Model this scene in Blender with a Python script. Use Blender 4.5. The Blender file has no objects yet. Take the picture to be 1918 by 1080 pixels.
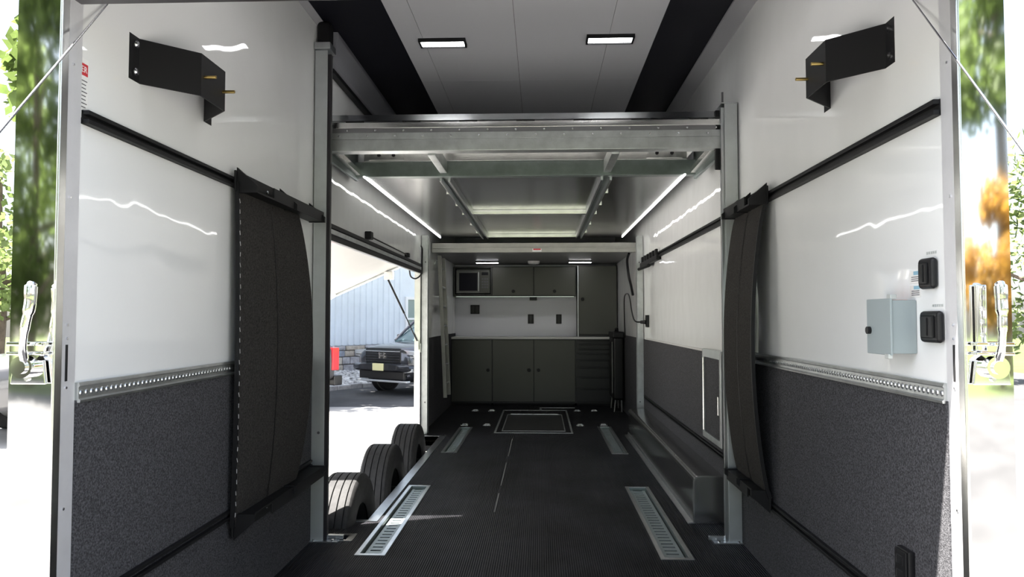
import bpy, bmesh, math, random
from mathutils import Vector, Matrix
R = math.radians
SC = bpy.context.scene
COL = SC.collection
rnd = random.Random(7)

# ------------------------------------------------------------------ camera, sky, sun, exposure
cam_d = bpy.data.cameras.new('camera')
cam_d.sensor_width = 36.0
cam_d.lens = 1385.0 / 1918.0 * 36.0
cam_d.clip_start = 0.02
cam = bpy.data.objects.new('camera', cam_d)
cam.location = (0, 0, 1.28)
cam.rotation_euler = (math.pi/2 + 0.03969, 0, 0.03894)
COL.objects.link(cam)
SC.camera = cam

SUN_DIR = Vector((0.88, 0.31, -1.78)).normalized()      # direction the light travels
world = bpy.data.worlds.new('sky')
SC.world = world
world.use_nodes = True
wn = world.node_tree.nodes
bg = wn['Background']
sky = wn.new('ShaderNodeTexSky')
sky.sky_type = 'NISHITA'
sky.sun_disc = False
sky.sun_elevation = R(62)
sky.sun_rotation = math.atan2(-SUN_DIR.x, -SUN_DIR.y)
sky.dust_density = 2.5
hs = wn.new('ShaderNodeHueSaturation'); hs.inputs['Saturation'].default_value = 0.6
world.node_tree.links.new(sky.outputs[0], hs.inputs['Color']); world.node_tree.links.new(hs.outputs[0], bg.inputs[0])
bg.inputs[1].default_value = 0.46
sun_d = bpy.data.lights.new('sun', 'SUN')
sun_d.energy = 40.0
sun_d.angle = R(0.53)
sun_d.color = (1.0, 0.95, 0.88)
sun = bpy.data.objects.new('sun', sun_d)
sun.rotation_euler = SUN_DIR.to_track_quat('-Z', 'Y').to_euler()
sun.location = (-8, -3, 18)
COL.objects.link(sun)
SC.view_settings.view_transform = 'Standard'
SC.view_settings.look = 'None'
SC.view_settings.gamma = 1.0
SC.view_settings.use_curve_mapping = False
SC.view_settings.exposure = 0.14
LED = 14.0
LED_STRIP = 8.0

# ------------------------------------------------------------------ materials
MATS = {}
def pmat(name, col, rough=0.5, metal=0.0, var=None, bump=None, emit=None, spec=None, coat=0.0, alpha=None, trans=0.0, col2=None, stretch=None):
    m = bpy.data.materials.new(name); m.use_nodes = True
    nt = m.node_tree; b = nt.nodes['Principled BSDF']
    b.inputs['Base Color'].default_value = (*col, 1)
    b.inputs['Roughness'].default_value = rough
    b.inputs['Metallic'].default_value = metal
    if spec is not None: b.inputs['Specular IOR Level'].default_value = spec
    if coat: b.inputs['Coat Weight'].default_value = coat; b.inputs['Coat Roughness'].default_value = 0.05
    if trans: b.inputs['Transmission Weight'].default_value = trans
    if emit:
        b.inputs['Emission Color'].default_value = (*emit[0], 1); b.inputs['Emission Strength'].default_value = emit[1]
    if var or bump:
        tc = nt.nodes.new('ShaderNodeTexCoord'); src = tc.outputs['Object']
        if stretch:
            mp = nt.nodes.new('ShaderNodeMapping'); mp.inputs['Scale'].default_value = stretch
            nt.links.new(src, mp.inputs[0]); src = mp.outputs[0]
    if var:
        n = nt.nodes.new('ShaderNodeTexNoise'); n.inputs['Scale'].default_value = var[0]; n.inputs['Detail'].default_value = 5
        n.inputs['Roughness'].default_value = 0.65
        nt.links.new(src, n.inputs['Vector'])
        r = nt.nodes.new('ShaderNodeValToRGB')
        r.color_ramp.elements[0].position = var[2] if len(var) > 2 else 0.35
        r.color_ramp.elements[1].position = var[3] if len(var) > 3 else 0.65
        a = var[1]
        c2 = col2 if col2 else tuple(min(1, c*(1+a)) for c in col)
        c1 = col if col2 else tuple(c*(1-a) for c in col)
        r.color_ramp.elements[0].color = (*c1, 1); r.color_ramp.elements[1].color = (*c2, 1)
        nt.links.new(n.outputs['Fac'], r.inputs[0]); nt.links.new(r.outputs[0], b.inputs['Base Color'])
    if bump:
        n2 = nt.nodes.new('ShaderNodeTexNoise'); n2.inputs['Scale'].default_value = bump[0]; n2.inputs['Detail'].default_value = bump[3] if len(bump) > 3 else 2
        nt.links.new(src, n2.inputs['Vector'])
        bp = nt.nodes.new('ShaderNodeBump'); bp.inputs['Strength'].default_value = bump[1]; bp.inputs['Distance'].default_value = bump[2]
        nt.links.new(n2.outputs['Fac'], bp.inputs['Height']); nt.links.new(bp.outputs[0], b.inputs['Normal'])
    MATS[name] = m
    return m
M = {}
M['white'] = pmat('gloss_white_panel', (0.80, 0.81, 0.81), 0.03, bump=(4.6, 0.45, 0.006, 1), spec=0.38)
M['ceil'] = pmat('white_ceiling_panel', (0.74, 0.74, 0.77), 0.14, bump=(1.2, 0.25, 0.012))
M['carpet'] = pmat('charcoal_carpet', (0.030, 0.030, 0.033), 0.95, col2=(0.13, 0.13, 0.14), var=(165, 0.9, 0.38, 0.72), bump=(260, 0.8, 0.004), spec=0.15)
M['pad'] = pmat('charcoal_felt', (0.022, 0.021, 0.020), 0.95, col2=(0.062, 0.058, 0.055), var=(120, 0.7, 0.36, 0.7), bump=(240, 0.7, 0.003), spec=0.12)
M['alu'] = pmat('mill_aluminium', (0.62, 0.64, 0.65), 0.28, 1.0, var=(6, 0.1), stretch=(1, 1, .1))
M['alu_soft'] = pmat('satin_aluminium', (0.55, 0.57, 0.57), 0.42, 1.0, var=(9, 0.12))
M['galv'] = pmat('galvanised_steel', (0.60, 0.63, 0.63), 0.42, 0.75, var=(8, 0.05))
M['green_steel'] = pmat('zinc_plated_beam', (0.20, 0.235, 0.225), 0.35, 0.7, var=(8, 0.12))
M['deck'] = pmat('polished_deck_sheet', (0.50, 0.50, 0.51), 0.2, 1.0, bump=(1.4, 0.4, 0.012))
M['bright'] = pmat('bright_aluminium', (0.82, 0.82, 0.80), 0.22, 1.0, var=(10, 0.08))
M['mirror'] = pmat('mirror_stainless', (0.90, 0.90, 0.89), 0.05, 1.0, bump=(1.2, 0.3, 0.010, 1))
M['chrome'] = pmat('chrome', (0.88, 0.88, 0.88), 0.07, 1.0)
M['jamb'] = pmat('anodised_jamb', (0.66, 0.66, 0.68), 0.4, 0.35, var=(5, 0.05))
M['black_metal'] = pmat('black_powder_coat', (0.006, 0.006, 0.007), 0.5, spec=0.3)
M['black_gloss'] = pmat('gloss_black_strip', (0.008, 0.008, 0.013), 0.5, spec=0.2)
M['header'] = pmat('polished_dark_header', (0.035, 0.033, 0.036), 0.3, 0.3, bump=(2.5, 0.4, 0.01))
M['black_rubber'] = pmat('tyre_rubber', (0.022, 0.022, 0.023), 0.75, var=(30, 0.3))
M['dark'] = pmat('dark_cavity', (0.006, 0.006, 0.007), 0.7)
M['brass'] = pmat('brass_bolt', (0.55, 0.40, 0.14), 0.3, 1.0)
M['bolt'] = pmat('zinc_bolt', (0.75, 0.75, 0.78), 0.22, 1.0)
M['thread'] = pmat('pale_thread', (0.45, 0.45, 0.45), 0.8)
M['cabinet'] = pmat('dark_grey_cabinet_metal', (0.075, 0.076, 0.066), 0.36, 0.2, bump=(2, 0.15, 0.01))
M['cab_black'] = pmat('black_cabinet', (0.012, 0.012, 0.013), 0.35)
M['counter'] = pmat('pale_worktop', (0.72, 0.71, 0.70), 0.25)
M['splash'] = pmat('pale_backsplash', (0.78, 0.78, 0.84), 0.25)
M['plastic'] = pmat('black_plastic', (0.008, 0.008, 0.009), 0.42, spec=0.35)
M['cove'] = pmat('grey_painted_cove', (0.42, 0.42, 0.44), 0.35)
M['cove_dark'] = pmat('dark_grey_cover', (0.27, 0.275, 0.30), 0.3)
M['track'] = pmat('blue_grey_zinc', (0.36, 0.42, 0.43), 0.4, 0.6)
M['low_ceiling'] = pmat('low_grey_ceiling', (0.20, 0.20, 0.20), 0.4, 0.2)
M['beam'] = pmat('dull_beam', (0.40, 0.40, 0.37), 0.45, 0.5, var=(5, .1))
M['micro'] = pmat('dull_steel_casing', (0.16, 0.16, 0.155), 0.4, 0.5)
M['strip_dark'] = pmat('grey_rivet_strip', (0.26, 0.26, 0.27), 0.35, 0.7)
M['dust'] = pmat('pale_dust', (0.22, 0.22, 0.21), 0.9)
M['grey_box'] = pmat('grey_enamel_box', (0.30, 0.35, 0.36), 0.4)
M['sticker'] = pmat('white_sticker', (0.78, 0.78, 0.77), 0.4)
M['red'] = pmat('red_print', (0.55, 0.03, 0.04), 0.4)
M['orange'] = pmat('orange_print', (0.75, 0.22, 0.05), 0.4)
M['blue'] = pmat('pale_blue_print', (0.25, 0.45, 0.58), 0.4)
M['ink'] = pmat('grey_ink', (0.10, 0.10, 0.11), 0.5)
M['white_ink'] = pmat('white_ink', (0.8, 0.8, 0.8), 0.5)
M['led'] = pmat('led_lens', (0.9, 0.9, 0.9), 0.3, emit=((1.0, 1.0, 1.0), LED))
M['led_strip'] = pmat('led_strip', (0.9, 0.9, 0.9), 0.3, emit=((1.0, 0.99, 0.95), LED_STRIP))
M['led_dim'] = pmat('led_strip_dim', (0.9, 0.9, 0.9), 0.3, emit=((0.85, 1.0, 0.86), 0.5))
M['led_far'] = pmat('led_lens_far', (0.9, 0.9, 0.9), 0.3, emit=((1.0, 1.0, 1.0), 14.0))
M['door_under'] = pmat('pale_door_lining', (0.30, 0.295, 0.28), 0.35, bump=(1.2, 0.5, 0.03))
M['siding'] = pmat('pale_blue_siding', (0.68, 0.73, 0.78), 0.5, var=(1.5, 0.05))
M['stone_a'] = pmat('grey_fieldstone', (0.38, 0.37, 0.38), 0.9, var=(6, 0.3), bump=(14, 0.6, 0.02, 5))
M['stone_b'] = pmat('tan_fieldstone', (0.42, 0.37, 0.31), 0.9, var=(6, 0.3), bump=(14, 0.6, 0.02, 5))
M['stone_c'] = pmat('blue_grey_fieldstone', (0.29, 0.31, 0.36), 0.9, var=(6, 0.3), bump=(14, 0.6, 0.02, 5))
M['mortar'] = pmat('mortar', (0.16, 0.155, 0.15), 0.95)
M['gravel'] = pmat('pale_gravel', (0.55, 0.54, 0.52), 0.9, var=(5, 0.5))
M['kerb'] = pmat('kerb_stone', (0.40, 0.39, 0.38), 0.9, var=(8, 0.2))
M['concrete'] = pmat('pale_concrete', (0.33, 0.325, 0.315), 0.9, var=(0.8, 0.1))
M['asphalt'] = pmat('grey_asphalt', (0.055, 0.055, 0.057), 0.92, var=(1.2, 0.25))
M['lawn'] = pmat('lawn_green', (0.06, 0.085, 0.016), 0.95, var=(0.35, 0.4))
M['car_paint'] = pmat('dark_grey_car_paint', (0.055, 0.057, 0.065), 0.22, 0.6, coat=0.8)
M['silver_paint'] = pmat('silver_car_paint', (0.28, 0.29, 0.34), 0.25, 0.6, coat=0.8)
M['truck_paint'] = pmat('charcoal_truck_paint', (0.09, 0.09, 0.095), 0.3, 0.4, coat=0.6)
M['car_glass'] = pmat('tinted_car_glass', (0.10, 0.16, 0.17), 0.05, spec=0.8)
M['car_black'] = pmat('car_black_trim', (0.012, 0.012, 0.013), 0.3)
M['lamp_clear'] = pmat('clear_headlamp', (0.62, 0.64, 0.66), 0.08, 0.5)
M['lamp_red'] = pmat('red_tail_lamp', (0.55, 0.02, 0.03), 0.15, coat=0.6)
M['plate'] = pmat('pale_yellow_plate', (0.72, 0.68, 0.38), 0.4)
M['glass'] = pmat('window_glass', (0.25, 0.32, 0.30), 0.05, spec=0.8)
M['frame_white'] = pmat('white_window_frame', (0.8, 0.8, 0.8), 0.4)
M['bark'] = pmat('tree_bark', (0.10, 0.075, 0.055), 0.9, var=(5, 0.3))
def leaf_mat(name, col):
    m = pmat(name, col, 0.6, var=(0.9, 0.45))
    nt = m.node_tree; b = nt.nodes['Principled BSDF']; out = nt.nodes['Material Output']
    ramp = [n for n in nt.nodes if n.type == 'VALTORGB'][0]
    tr = nt.nodes.new('ShaderNodeBsdfTranslucent'); mx = nt.nodes.new('ShaderNodeMixShader'); mx.inputs[0].default_value = 0.5
    nt.links.new(ramp.outputs[0], tr.inputs['Color'])
    nt.links.new(b.outputs[0], mx.inputs[1]); nt.links.new(tr.outputs[0], mx.inputs[2]); nt.links.new(mx.outputs[0], out.inputs['Surface'])
    return m
M['leaf'] = leaf_mat('green_leaves', (0.115, 0.165, 0.045))
M['leaf_pale'] = leaf_mat('pale_green_leaves', (0.16, 0.21, 0.07))
M['leaf_gold'] = leaf_mat('golden_leaves', (0.34, 0.19, 0.03))
M['steel_rim'] = pmat('pale_wheel_rim', (0.55, 0.55, 0.56), 0.35, 0.8)
M['rear_wall'] = pmat('outer_white_skin', (0.75, 0.75, 0.75), 0.3)
M['wheelbox'] = pmat('wheel_box_sheet', (0.55, 0.55, 0.54), 0.2, 1.0)

def floor_mat():
    m = bpy.data.materials.new('ribbed_rubber'); m.use_nodes = True
    nt = m.node_tree; b = nt.nodes['Principled BSDF']
    tc = nt.nodes.new('ShaderNodeTexCoord')
    n = nt.nodes.new('ShaderNodeTexNoise'); n.inputs['Scale'].default_value = 2.2; n.inputs['Detail'].default_value = 6
    n.inputs['Roughness'].default_value = 0.7
    nt.links.new(tc.outputs['Object'], n.inputs['Vector'])
    r = nt.nodes.new('ShaderNodeValToRGB')
    r.color_ramp.elements[0].position = 0.35; r.color_ramp.elements[1].position = 0.75
    r.color_ramp.elements[0].color = (0.007, 0.007, 0.0082, 1); r.color_ramp.elements[1].color = (0.031, 0.031, 0.036, 1)
    nt.links.new(n.outputs['Fac'], r.inputs[0]); nt.links.new(r.outputs[0], b.inputs['Base Color'])
    w = nt.nodes.new('ShaderNodeTexWave'); w.wave_type = 'BANDS'; w.bands_direction = 'X'; w.inputs['Scale'].default_value = 26.0
    nt.links.new(tc.outputs['Object'], w.inputs['Vector'])
    bp = nt.nodes.new('ShaderNodeBump'); bp.inputs['Strength'].default_value = 0.75; bp.inputs['Distance'].default_value = 0.004
    nt.links.new(w.outputs['Fac'], bp.inputs['Height']); nt.links.new(bp.outputs[0], b.inputs['Normal'])
    b.inputs['Roughness'].default_value = 0.55
    b.inputs['Specular IOR Level'].default_value = 0.14
    return m
M['floor'] = floor_mat()

# ------------------------------------------------------------------ building helpers
ORG = {}
class MB:
    def __init__(s): s.bm = bmesh.new(); s.bev = False
    def _face(s, vs):
        try: return s.bm.faces.new(vs)
        except ValueError: return None
    def box(s, x0, x1, y0, y1, z0, z1, bev=0.0, seg=2):
        if x0 > x1: x0, x1 = x1, x0
        if y0 > y1: y0, y1 = y1, y0
        if z0 > z1: z0, z1 = z1, z0
        v = [s.bm.verts.new(p) for p in ((x0,y0,z0),(x1,y0,z0),(x1,y1,z0),(x0,y1,z0),(x0,y0,z1),(x1,y0,z1),(x1,y1,z1),(x0,y1,z1))]
        fs = [s._face([v[i] for i in q]) for q in ((3,2,1,0),(4,5,6,7),(0,1,5,4),(1,2,6,5),(2,3,7,6),(3,0,4,7))]
        if bev > 0:
            es = list({e for f in fs for e in f.edges}); s.bev = True
            bmesh.ops.bevel(s.bm, geom=es, offset=bev, segments=seg, affect='EDGES', profile=0.5)
        return s
    def prism(s, pts, axis, a, b, bev=0.0):
        def mk(p, t):
            return {'x': (t, p[0], p[1]), 'y': (p[0], t, p[1]), 'z': (p[0], p[1], t)}[axis]
        A = [s.bm.verts.new(mk(p, a)) for p in pts]; B = [s.bm.verts.new(mk(p, b)) for p in pts]
        n = len(pts); fs = [s._face(A), s._face(list(reversed(B)))]
        for i in range(n): fs.append(s._face([A[i], B[i], B[(i+1) % n], A[(i+1) % n]]))
        if bev > 0:
            es = list({e for f in fs if f for e in f.edges}); s.bev = True
            bmesh.ops.bevel(s.bm, geom=es, offset=bev, segments=2, affect='EDGES', profile=0.5)
        return s
    def sheet(s, line, t, axis, a, b):
        """folded sheet: a polyline thickened by t, drawn out along axis"""
        n = len(line); L = [Vector(p) for p in line]; off = []
        for i in range(n):
            d = []
            if i > 0: d.append((L[i]-L[i-1]).normalized())
            if i < n-1: d.append((L[i+1]-L[i]).normalized())
            nn = [Vector((-q.y, q.x)) for q in d]
            m = sum(nn, Vector((0, 0))).normalized()
            off.append(L[i] + m * (t / max(0.4, m.dot(nn[0]))))
        return s.prism([tuple(p) for p in L] + [tuple(p) for p in reversed(off)], axis, a, b)
    def ring(s, c, u, v, r, n):
        return [s.bm.verts.new(c + u*(r*math.cos(2*math.pi*i/n)) + v*(r*math.sin(2*math.pi*i/n))) for i in range(n)]
    def cyl(s, p0, p1, r, r1=None, n=12):
        p0, p1 = Vector(p0), Vector(p1); d = (p1-p0).normalized()
        u = d.orthogonal().normalized(); v = d.cross(u)
        A = s.ring(p0, u, v, r, n); B = s.ring(p1, u, v, r if r1 is None else r1, n)
        s._face(A[::-1]); s._face(B)
        for i in range(n): s._face([A[i], A[(i+1) % n], B[(i+1) % n], B[i]])
        return s
    def tube(s, pts, r, n=8, smooth=0):
        P = [Vector(p) for p in pts]
        if smooth:
            Q = []
            for i in range(len(P)-1):
                a = P[max(i-1, 0)]; b = P[i]; c = P[i+1]; d = P[min(i+2, len(P)-1)]
                for k in range(smooth):
                    t = k/smooth
                    Q.append(0.5*((2*b)+(c-a)*t+(2*a-5*b+4*c-d)*t*t+(3*b-a-3*c+d)*t**3))
            P = Q + [P[-1]]
        rs = r if isinstance(r, (list, tuple)) else [r]*len(P)
        if len(rs) != len(P): rs = [rs[min(len(rs)-1, int(i*len(rs)/len(P)))] for i in range(len(P))]
        prev = None; u = None
        for i, p in enumerate(P):
            d = (P[min(i+1, len(P)-1)] - P[max(i-1, 0)]).normalized()
            u = d.orthogonal().normalized() if u is None else (u - d*u.dot(d)).normalized()
            v = d.cross(u); c = s.ring(p, u, v, rs[i], n)
            if prev:
                for k in range(n): s._face([prev[k], prev[(k+1) % n], c[(k+1) % n], c[k]])
            else: s._face(c[::-1])
            prev = c
        s._face(prev)
        return s
    def lathe(s, prof, c, axis='x', n=32):
        """prof: (radius, position along the axis)"""
        c = Vector(c); ax = {'x': Vector((1,0,0)), 'y': Vector((0,1,0)), 'z': Vector((0,0,1))}[axis]
        u = ax.orthogonal().normalized(); v = ax.cross(u); prev = None
        for r, h in prof:
            cur = [s.bm.verts.new(c+ax*h)] if r < 1e-6 else s.ring(c+ax*h, u, v, r, n)
            if prev:
                if len(prev) == 1 and len(cur) == 1: pass
                elif len(prev) == 1:
                    for i in range(n): s._face([prev[0], cur[(i+1) % n], cur[i]])
                elif len(cur) == 1:
                    for i in range(n): s._face([prev[i], prev[(i+1) % n], cur[0]])
                else:
                    for i in range(n): s._face([prev[i], prev[(i+1) % n], cur[(i+1) % n], cur[i]])
            prev = cur
        return s
    def slab(s, us, vs, hole, axis, a, b):
        """flat slab on a grid of cuts with cells left out; axis is its normal"""
        def mk(u, v, t): return {'x': (t, u, v), 'y': (u, t, v), 'z': (u, v, t)}[axis]
        vert = {}
        def V(i, j, t):
            if (i, j, t) not in vert: vert[(i, j, t)] = s.bm.verts.new(mk(us[i], vs[j], t))
            return vert[(i, j, t)]
        solid = {(i, j) for i in range(len(us)-1) for j in range(len(vs)-1) if not hole((us[i]+us[i+1])/2, (vs[j]+vs[j+1])/2)}
        for i, j in solid:
            q = [(i, j), (i+1, j), (i+1, j+1), (i, j+1)]
            for t in (a, b): s._face([V(*p, t) for p in q])
            for k, nb in enumerate(((i, j-1), (i+1, j), (i, j+1), (i-1, j))):
                if nb not in solid:
                    p, r_ = q[k], q[(k+1) % 4]
                    s._face([V(*p, a), V(*r_, a), V(*r_, b), V(*p, b)])
        return s
    def surf(s, grid, close=False):
        G = [[s.bm.verts.new(p) for p in row] for row in grid]
        for i in range(len(G)-1):
            n = len(G[0])
            for j in range(n if close else n-1): s._face([G[i][j], G[i][(j+1) % n], G[i+1][(j+1) % n], G[i+1][j]])
        return G
    def quad(s, *p): s._face([s.bm.verts.new(q) for q in p]); return s
    def rot(s, c, ax, ang):
        bmesh.ops.rotate(s.bm, cent=Vector(c), matrix=Matrix.Rotation(ang, 3, ax), verts=s.bm.verts); return s
    def xf(s, mat):
        bmesh.ops.transform(s.bm, matrix=mat, verts=s.bm.verts); return s
    def build(s, name, mat, parent=None, kind=None, label=None, cat=None, group=None, ang=32, flat=False):
        bm = s.bm
        bmesh.ops.recalc_face_normals(bm, faces=bm.faces)
        me = bpy.data.meshes.new(name)
        if parent is not None: o0 = ORG[parent.name]
        else:
            co = [v.co for v in bm.verts]
            o0 = Vector(((min(c.x for c in co)+max(c.x for c in co))/2, (min(c.y for c in co)+max(c.y for c in co))/2, min(c.z for c in co)))
        bmesh.ops.translate(bm, vec=-o0, verts=bm.verts)
        bm.to_mesh(me); bm.free()
        if not flat:
            me.polygons.foreach_set('use_smooth', [True]*len(me.polygons))
            me.set_sharp_from_angle(angle=R(ang))
        me.materials.append(M[mat])
        o = bpy.data.objects.new(name, me); COL.objects.link(o)
        if s.bev and not flat:
            wm = o.modifiers.new('normals', 'WEIGHTED_NORMAL'); wm.keep_sharp = True
        ORG[o.name] = o0
        if parent is not None: o.parent = parent
        else: o.location = o0
        tag(o, label, cat, group, kind)
        return o
def tag(o, label=None, cat=None, group=None, kind=None):
    if label: o['label'] = label
    if cat: o['category'] = cat
    if group: o['group'] = group
    if kind: o['kind'] = kind
    return o
def thing(name, label, cat, loc, group=None, kind=None):
    o = bpy.data.objects.new(name, None); COL.objects.link(o); o.location = loc
    o.empty_display_size = 0.1
    ORG[o.name] = Vector(loc)
    return tag(o, label, cat, group, kind)
def copy_tree(o, parent=None):
    c = o.copy(); COL.objects.link(c)
    if parent is not None: c.parent = parent
    for ch in list(o.children): copy_tree(ch, c)
    ORG[c.name] = Vector(c.location)
    return c
def text(name, body, size, mat, parent, loc, rot):
    cu = bpy.data.curves.new(name, 'FONT'); cu.body = body; cu.size = size; cu.extrude = 0.0004
    cu.align_x = 'CENTER'; cu.align_y = 'CENTER'; cu.materials.append(M[mat])
    tmp = bpy.data.objects.new('tmp', cu); me = bpy.data.meshes.new_from_object(tmp); bpy.data.objects.remove(tmp)
    o = bpy.data.objects.new(name, me); COL.objects.link(o); o.parent = parent
    o.location = Vector(loc) - ORG[parent.name]; o.rotation_euler = rot
    return o

XL, XR, HC = -1.33, 1.15, 3.05
YR_L, YR_R, YF = 1.98, 2.06, 11.45
DY0, DY1, DZ = 4.50, 8.12, 1.78         # side doorway
G = -0.555                               # outside ground

# ------------------------------------------------------------------ outside ground
MB().box(-60, 60, -60, 70, G-0.30, G-0.06).build('lawn_ground', 'lawn', kind='structure', label='green lawn spreading around the trailer and behind the camera')
MB().box(-16, 16, -2.0, 15.2, G-0.2, G).build('ground', 'concrete', kind='structure', label='pale sunlit paved yard beside the trailer')
MB().box(-30, 30, -13.5, -2.0, G-0.2, G-0.004).build('road', 'asphalt', kind='structure', label='grey asphalt drive behind the trailer')
MB().box(-16, 16, 15.2, 30, G-0.2, G-0.003).build('road', 'asphalt', kind='structure', label='grey asphalt strip where the vehicles park')

# ------------------------------------------------------------------ trailer shell
TR = [(-1.008, -0.842, 4.005, 5.675), (0.634, 0.812, 4.0, 5.69), (-0.955, -0.800, 7.06, 8.69), (0.665, 0.822, 7.045, 8.79)]   # recessed tie-down tracks
fx = sorted({XL, -1.09, XR, -1.225, -1.125} | {t[0]+.022 for t in TR} | {t[1]-.022 for t in TR})
fy = sorted({1.95, 4.69, 8.02, YF, 4.275, 4.365} | {t[2]+.025 for t in TR} | {t[3]-.025 for t in TR})
def floor_hole(x, y):
    if x < -1.09 and 4.69 < y < 8.02: return True
    if -1.225 < x < -1.125 and 4.275 < y < 4.365: return True
    return any(t[0]+.022 < x < t[1]-.022 and t[2]+.025 < y < t[3]-.025 for t in TR)
fl = MB().slab(fx, fy, floor_hole, 'z', -0.05, 0.0).build('floor', 'floor', kind='structure', label='black ribbed rubber trailer floor', flat=True)
MB().slab(sorted({XL, -1.09, XR}), [1.95, 4.69, 8.02, YF], lambda x, y: x < -1.09 and 4.69 < y < 8.02, 'z', -0.16, -0.0505).build('subfloor', 'dark', fl)
MB().box(-0.312, -0.304, 4.93, 5.45, 0, 0.001).box(-0.31, -0.303, 5.7, 6.6, 0, 0.001).box(-0.307, -0.301, 6.9, 7.9, 0, 0.001).build('seam', 'dust', fl)
MB().prism([(1.95, -0.02), (-0.9, G+0.04), (-0.9, G+0.0), (1.95, -0.12)], 'x', XL+.05, XR-.05).build('ramp_door', 'floor', kind='structure', label='lowered rear ramp door below the opening')

wl = MB().slab([2.05, DY0, DY1, YF], [-0.16, 0.0, DZ, HC], lambda u, v: (DY0 < u < DY1 and v < DZ), 'x', XL-0.06, XL).build('wall_left', 'white', kind='structure', label='glossy white left trailer wall with a side doorway')
wr = MB().slab([2.13, YF], [-0.16, HC], lambda u, v: False, 'x', XR, XR+0.06).build('wall_right', 'white', kind='structure', label='glossy white right trailer wall over charcoal carpet')
wf = MB().box(XL-.06, XR+.06, YF, YF+.06, -0.16, HC).build('wall_front', 'splash', kind='structure', label='pale end wall behind the workbench')
ce = MB().box(XL-.06, XR+.06, 1.98, YF+.06, HC+.012, HC+.08).build('ceiling', 'dark', kind='structure', label='white panelled trailer ceiling')
# ceiling panels with fine open joints, black lengthwise strips
xs = [-0.89, -0.745, -0.155, 0.43, 0.725]
for i in range(4):
    for y0, y1 in ((2.1, 5.45), (5.453, 8.6), (8.603, YF)):
        MB().box(xs[i]+.0012, xs[i+1]-.0012, y0, y1, HC, HC+.012).build('ceiling_panel', 'ceil', ce)
MB().box(XL, -0.89, 1.98, YF, HC-.002, HC+.012).build('trim_1', 'black_gloss', kind='structure', label='glossy black strip along the left of the ceiling')
MB().box(0.725, XR, 1.98, YF, HC-.002, HC+.012).build('trim_2', 'black_gloss', kind='structure', label='glossy black strip along the right of the ceiling')
MB().prism([(XR, HC-.09), (XR-.004, HC-.09), (XR-.075, HC-.014), (XR-.075, HC-.002), (XR, HC-.002)], 'y', 2.1, YF).build('trim_3', 'cove', kind='structure', label='grey cove along the top of the right wall')
MB().prism([(XL, HC-.03), (XL+.004, HC-.03), (XL+.035, HC-.006), (XL+.035, HC-.002), (XL, HC-.002)], 'y', 2.1, 4.42).build('trim_4', 'cove', kind='structure', label='thin grey cove along the top of the left wall near the lift post')
# carpet on the lower walls
MB().box(XL, XL+.008, 2.07, DY0-.02, 0, 1.045).build('carpet_panel', 'carpet', wl)
MB().box(XL, XL+.008, DY1+.1, YF, 0, 1.045).build('carpet_panel', 'carpet', wl)
MB().box(XR-.008, XR, 2.14, YF, 0, 1.045).build('carpet_panel', 'carpet', wr)
# rear header and jambs
MB().prism([(XL+.055, 2.149), (XR-.055, 2.149), (XR+.01, 2.215), (XR+.13, 2.215), (XR+.13, 3.2), (XL-.125, 3.2), (XL-.125, 2.215), (XL-.01, 2.215)], 'y', 1.93, 1.975, .003).build('trim_5', 'header', kind='structure', label='dark polished header above the rear opening')
for s, yy, x0, nm, side in ((-1, YR_L, XL, 'trim_6', 'left'), (1, YR_R, XR, 'trim_7', 'right')):
    j = MB().box(x0-s*.003, x0+s*.05, yy+.022, yy+.085, -0.16, 3.0).build(nm, 'jamb', kind='structure', label='aluminium door jamb on the %s edge of the rear opening' % side)
    MB().box(x0-s*.006, x0+s*.003, yy-.008, yy+.022, -0.5, 3.0, .002).build('jamb_edge', 'bright', j)
    MB().box(x0-s*.0042, x0, yy+.040, yy+.050, 1.103, 1.205).build('latch_slot', 'dark', j)
    for z in (1.085, 1.222, 1.26, 1.62, 0.75, 0.35, 2.0):
        MB().cyl((x0, yy+.045, z), (x0-s*.006, yy+.045, z), .0042, n=8).build('rivet', 'bolt', j)
    # mirror-polished corner facing outwards, shallow bowed sheet
    b = MB(); rows = []
    for k in range(25):
        z = -0.5 + k*(3.4/24); row = []
        for i in range(9):
            t = i/8
            row.append((x0+s*(.003+.125*t), yy - 0.0006*math.sin(math.pi*t), z))
        row += [(x0+s*.128, yy+.2, z), (x0+s*.05, yy+.2, z), (x0+s*.05, yy+.001, z)]
        rows.append(row)
    b.surf(rows, close=True)
    p = b.build('trim_8' if s < 0 else 'trim_9', 'mirror', kind='structure', label='mirror polished stainless corner post %s of the rear opening' % side, ang=40)

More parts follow.
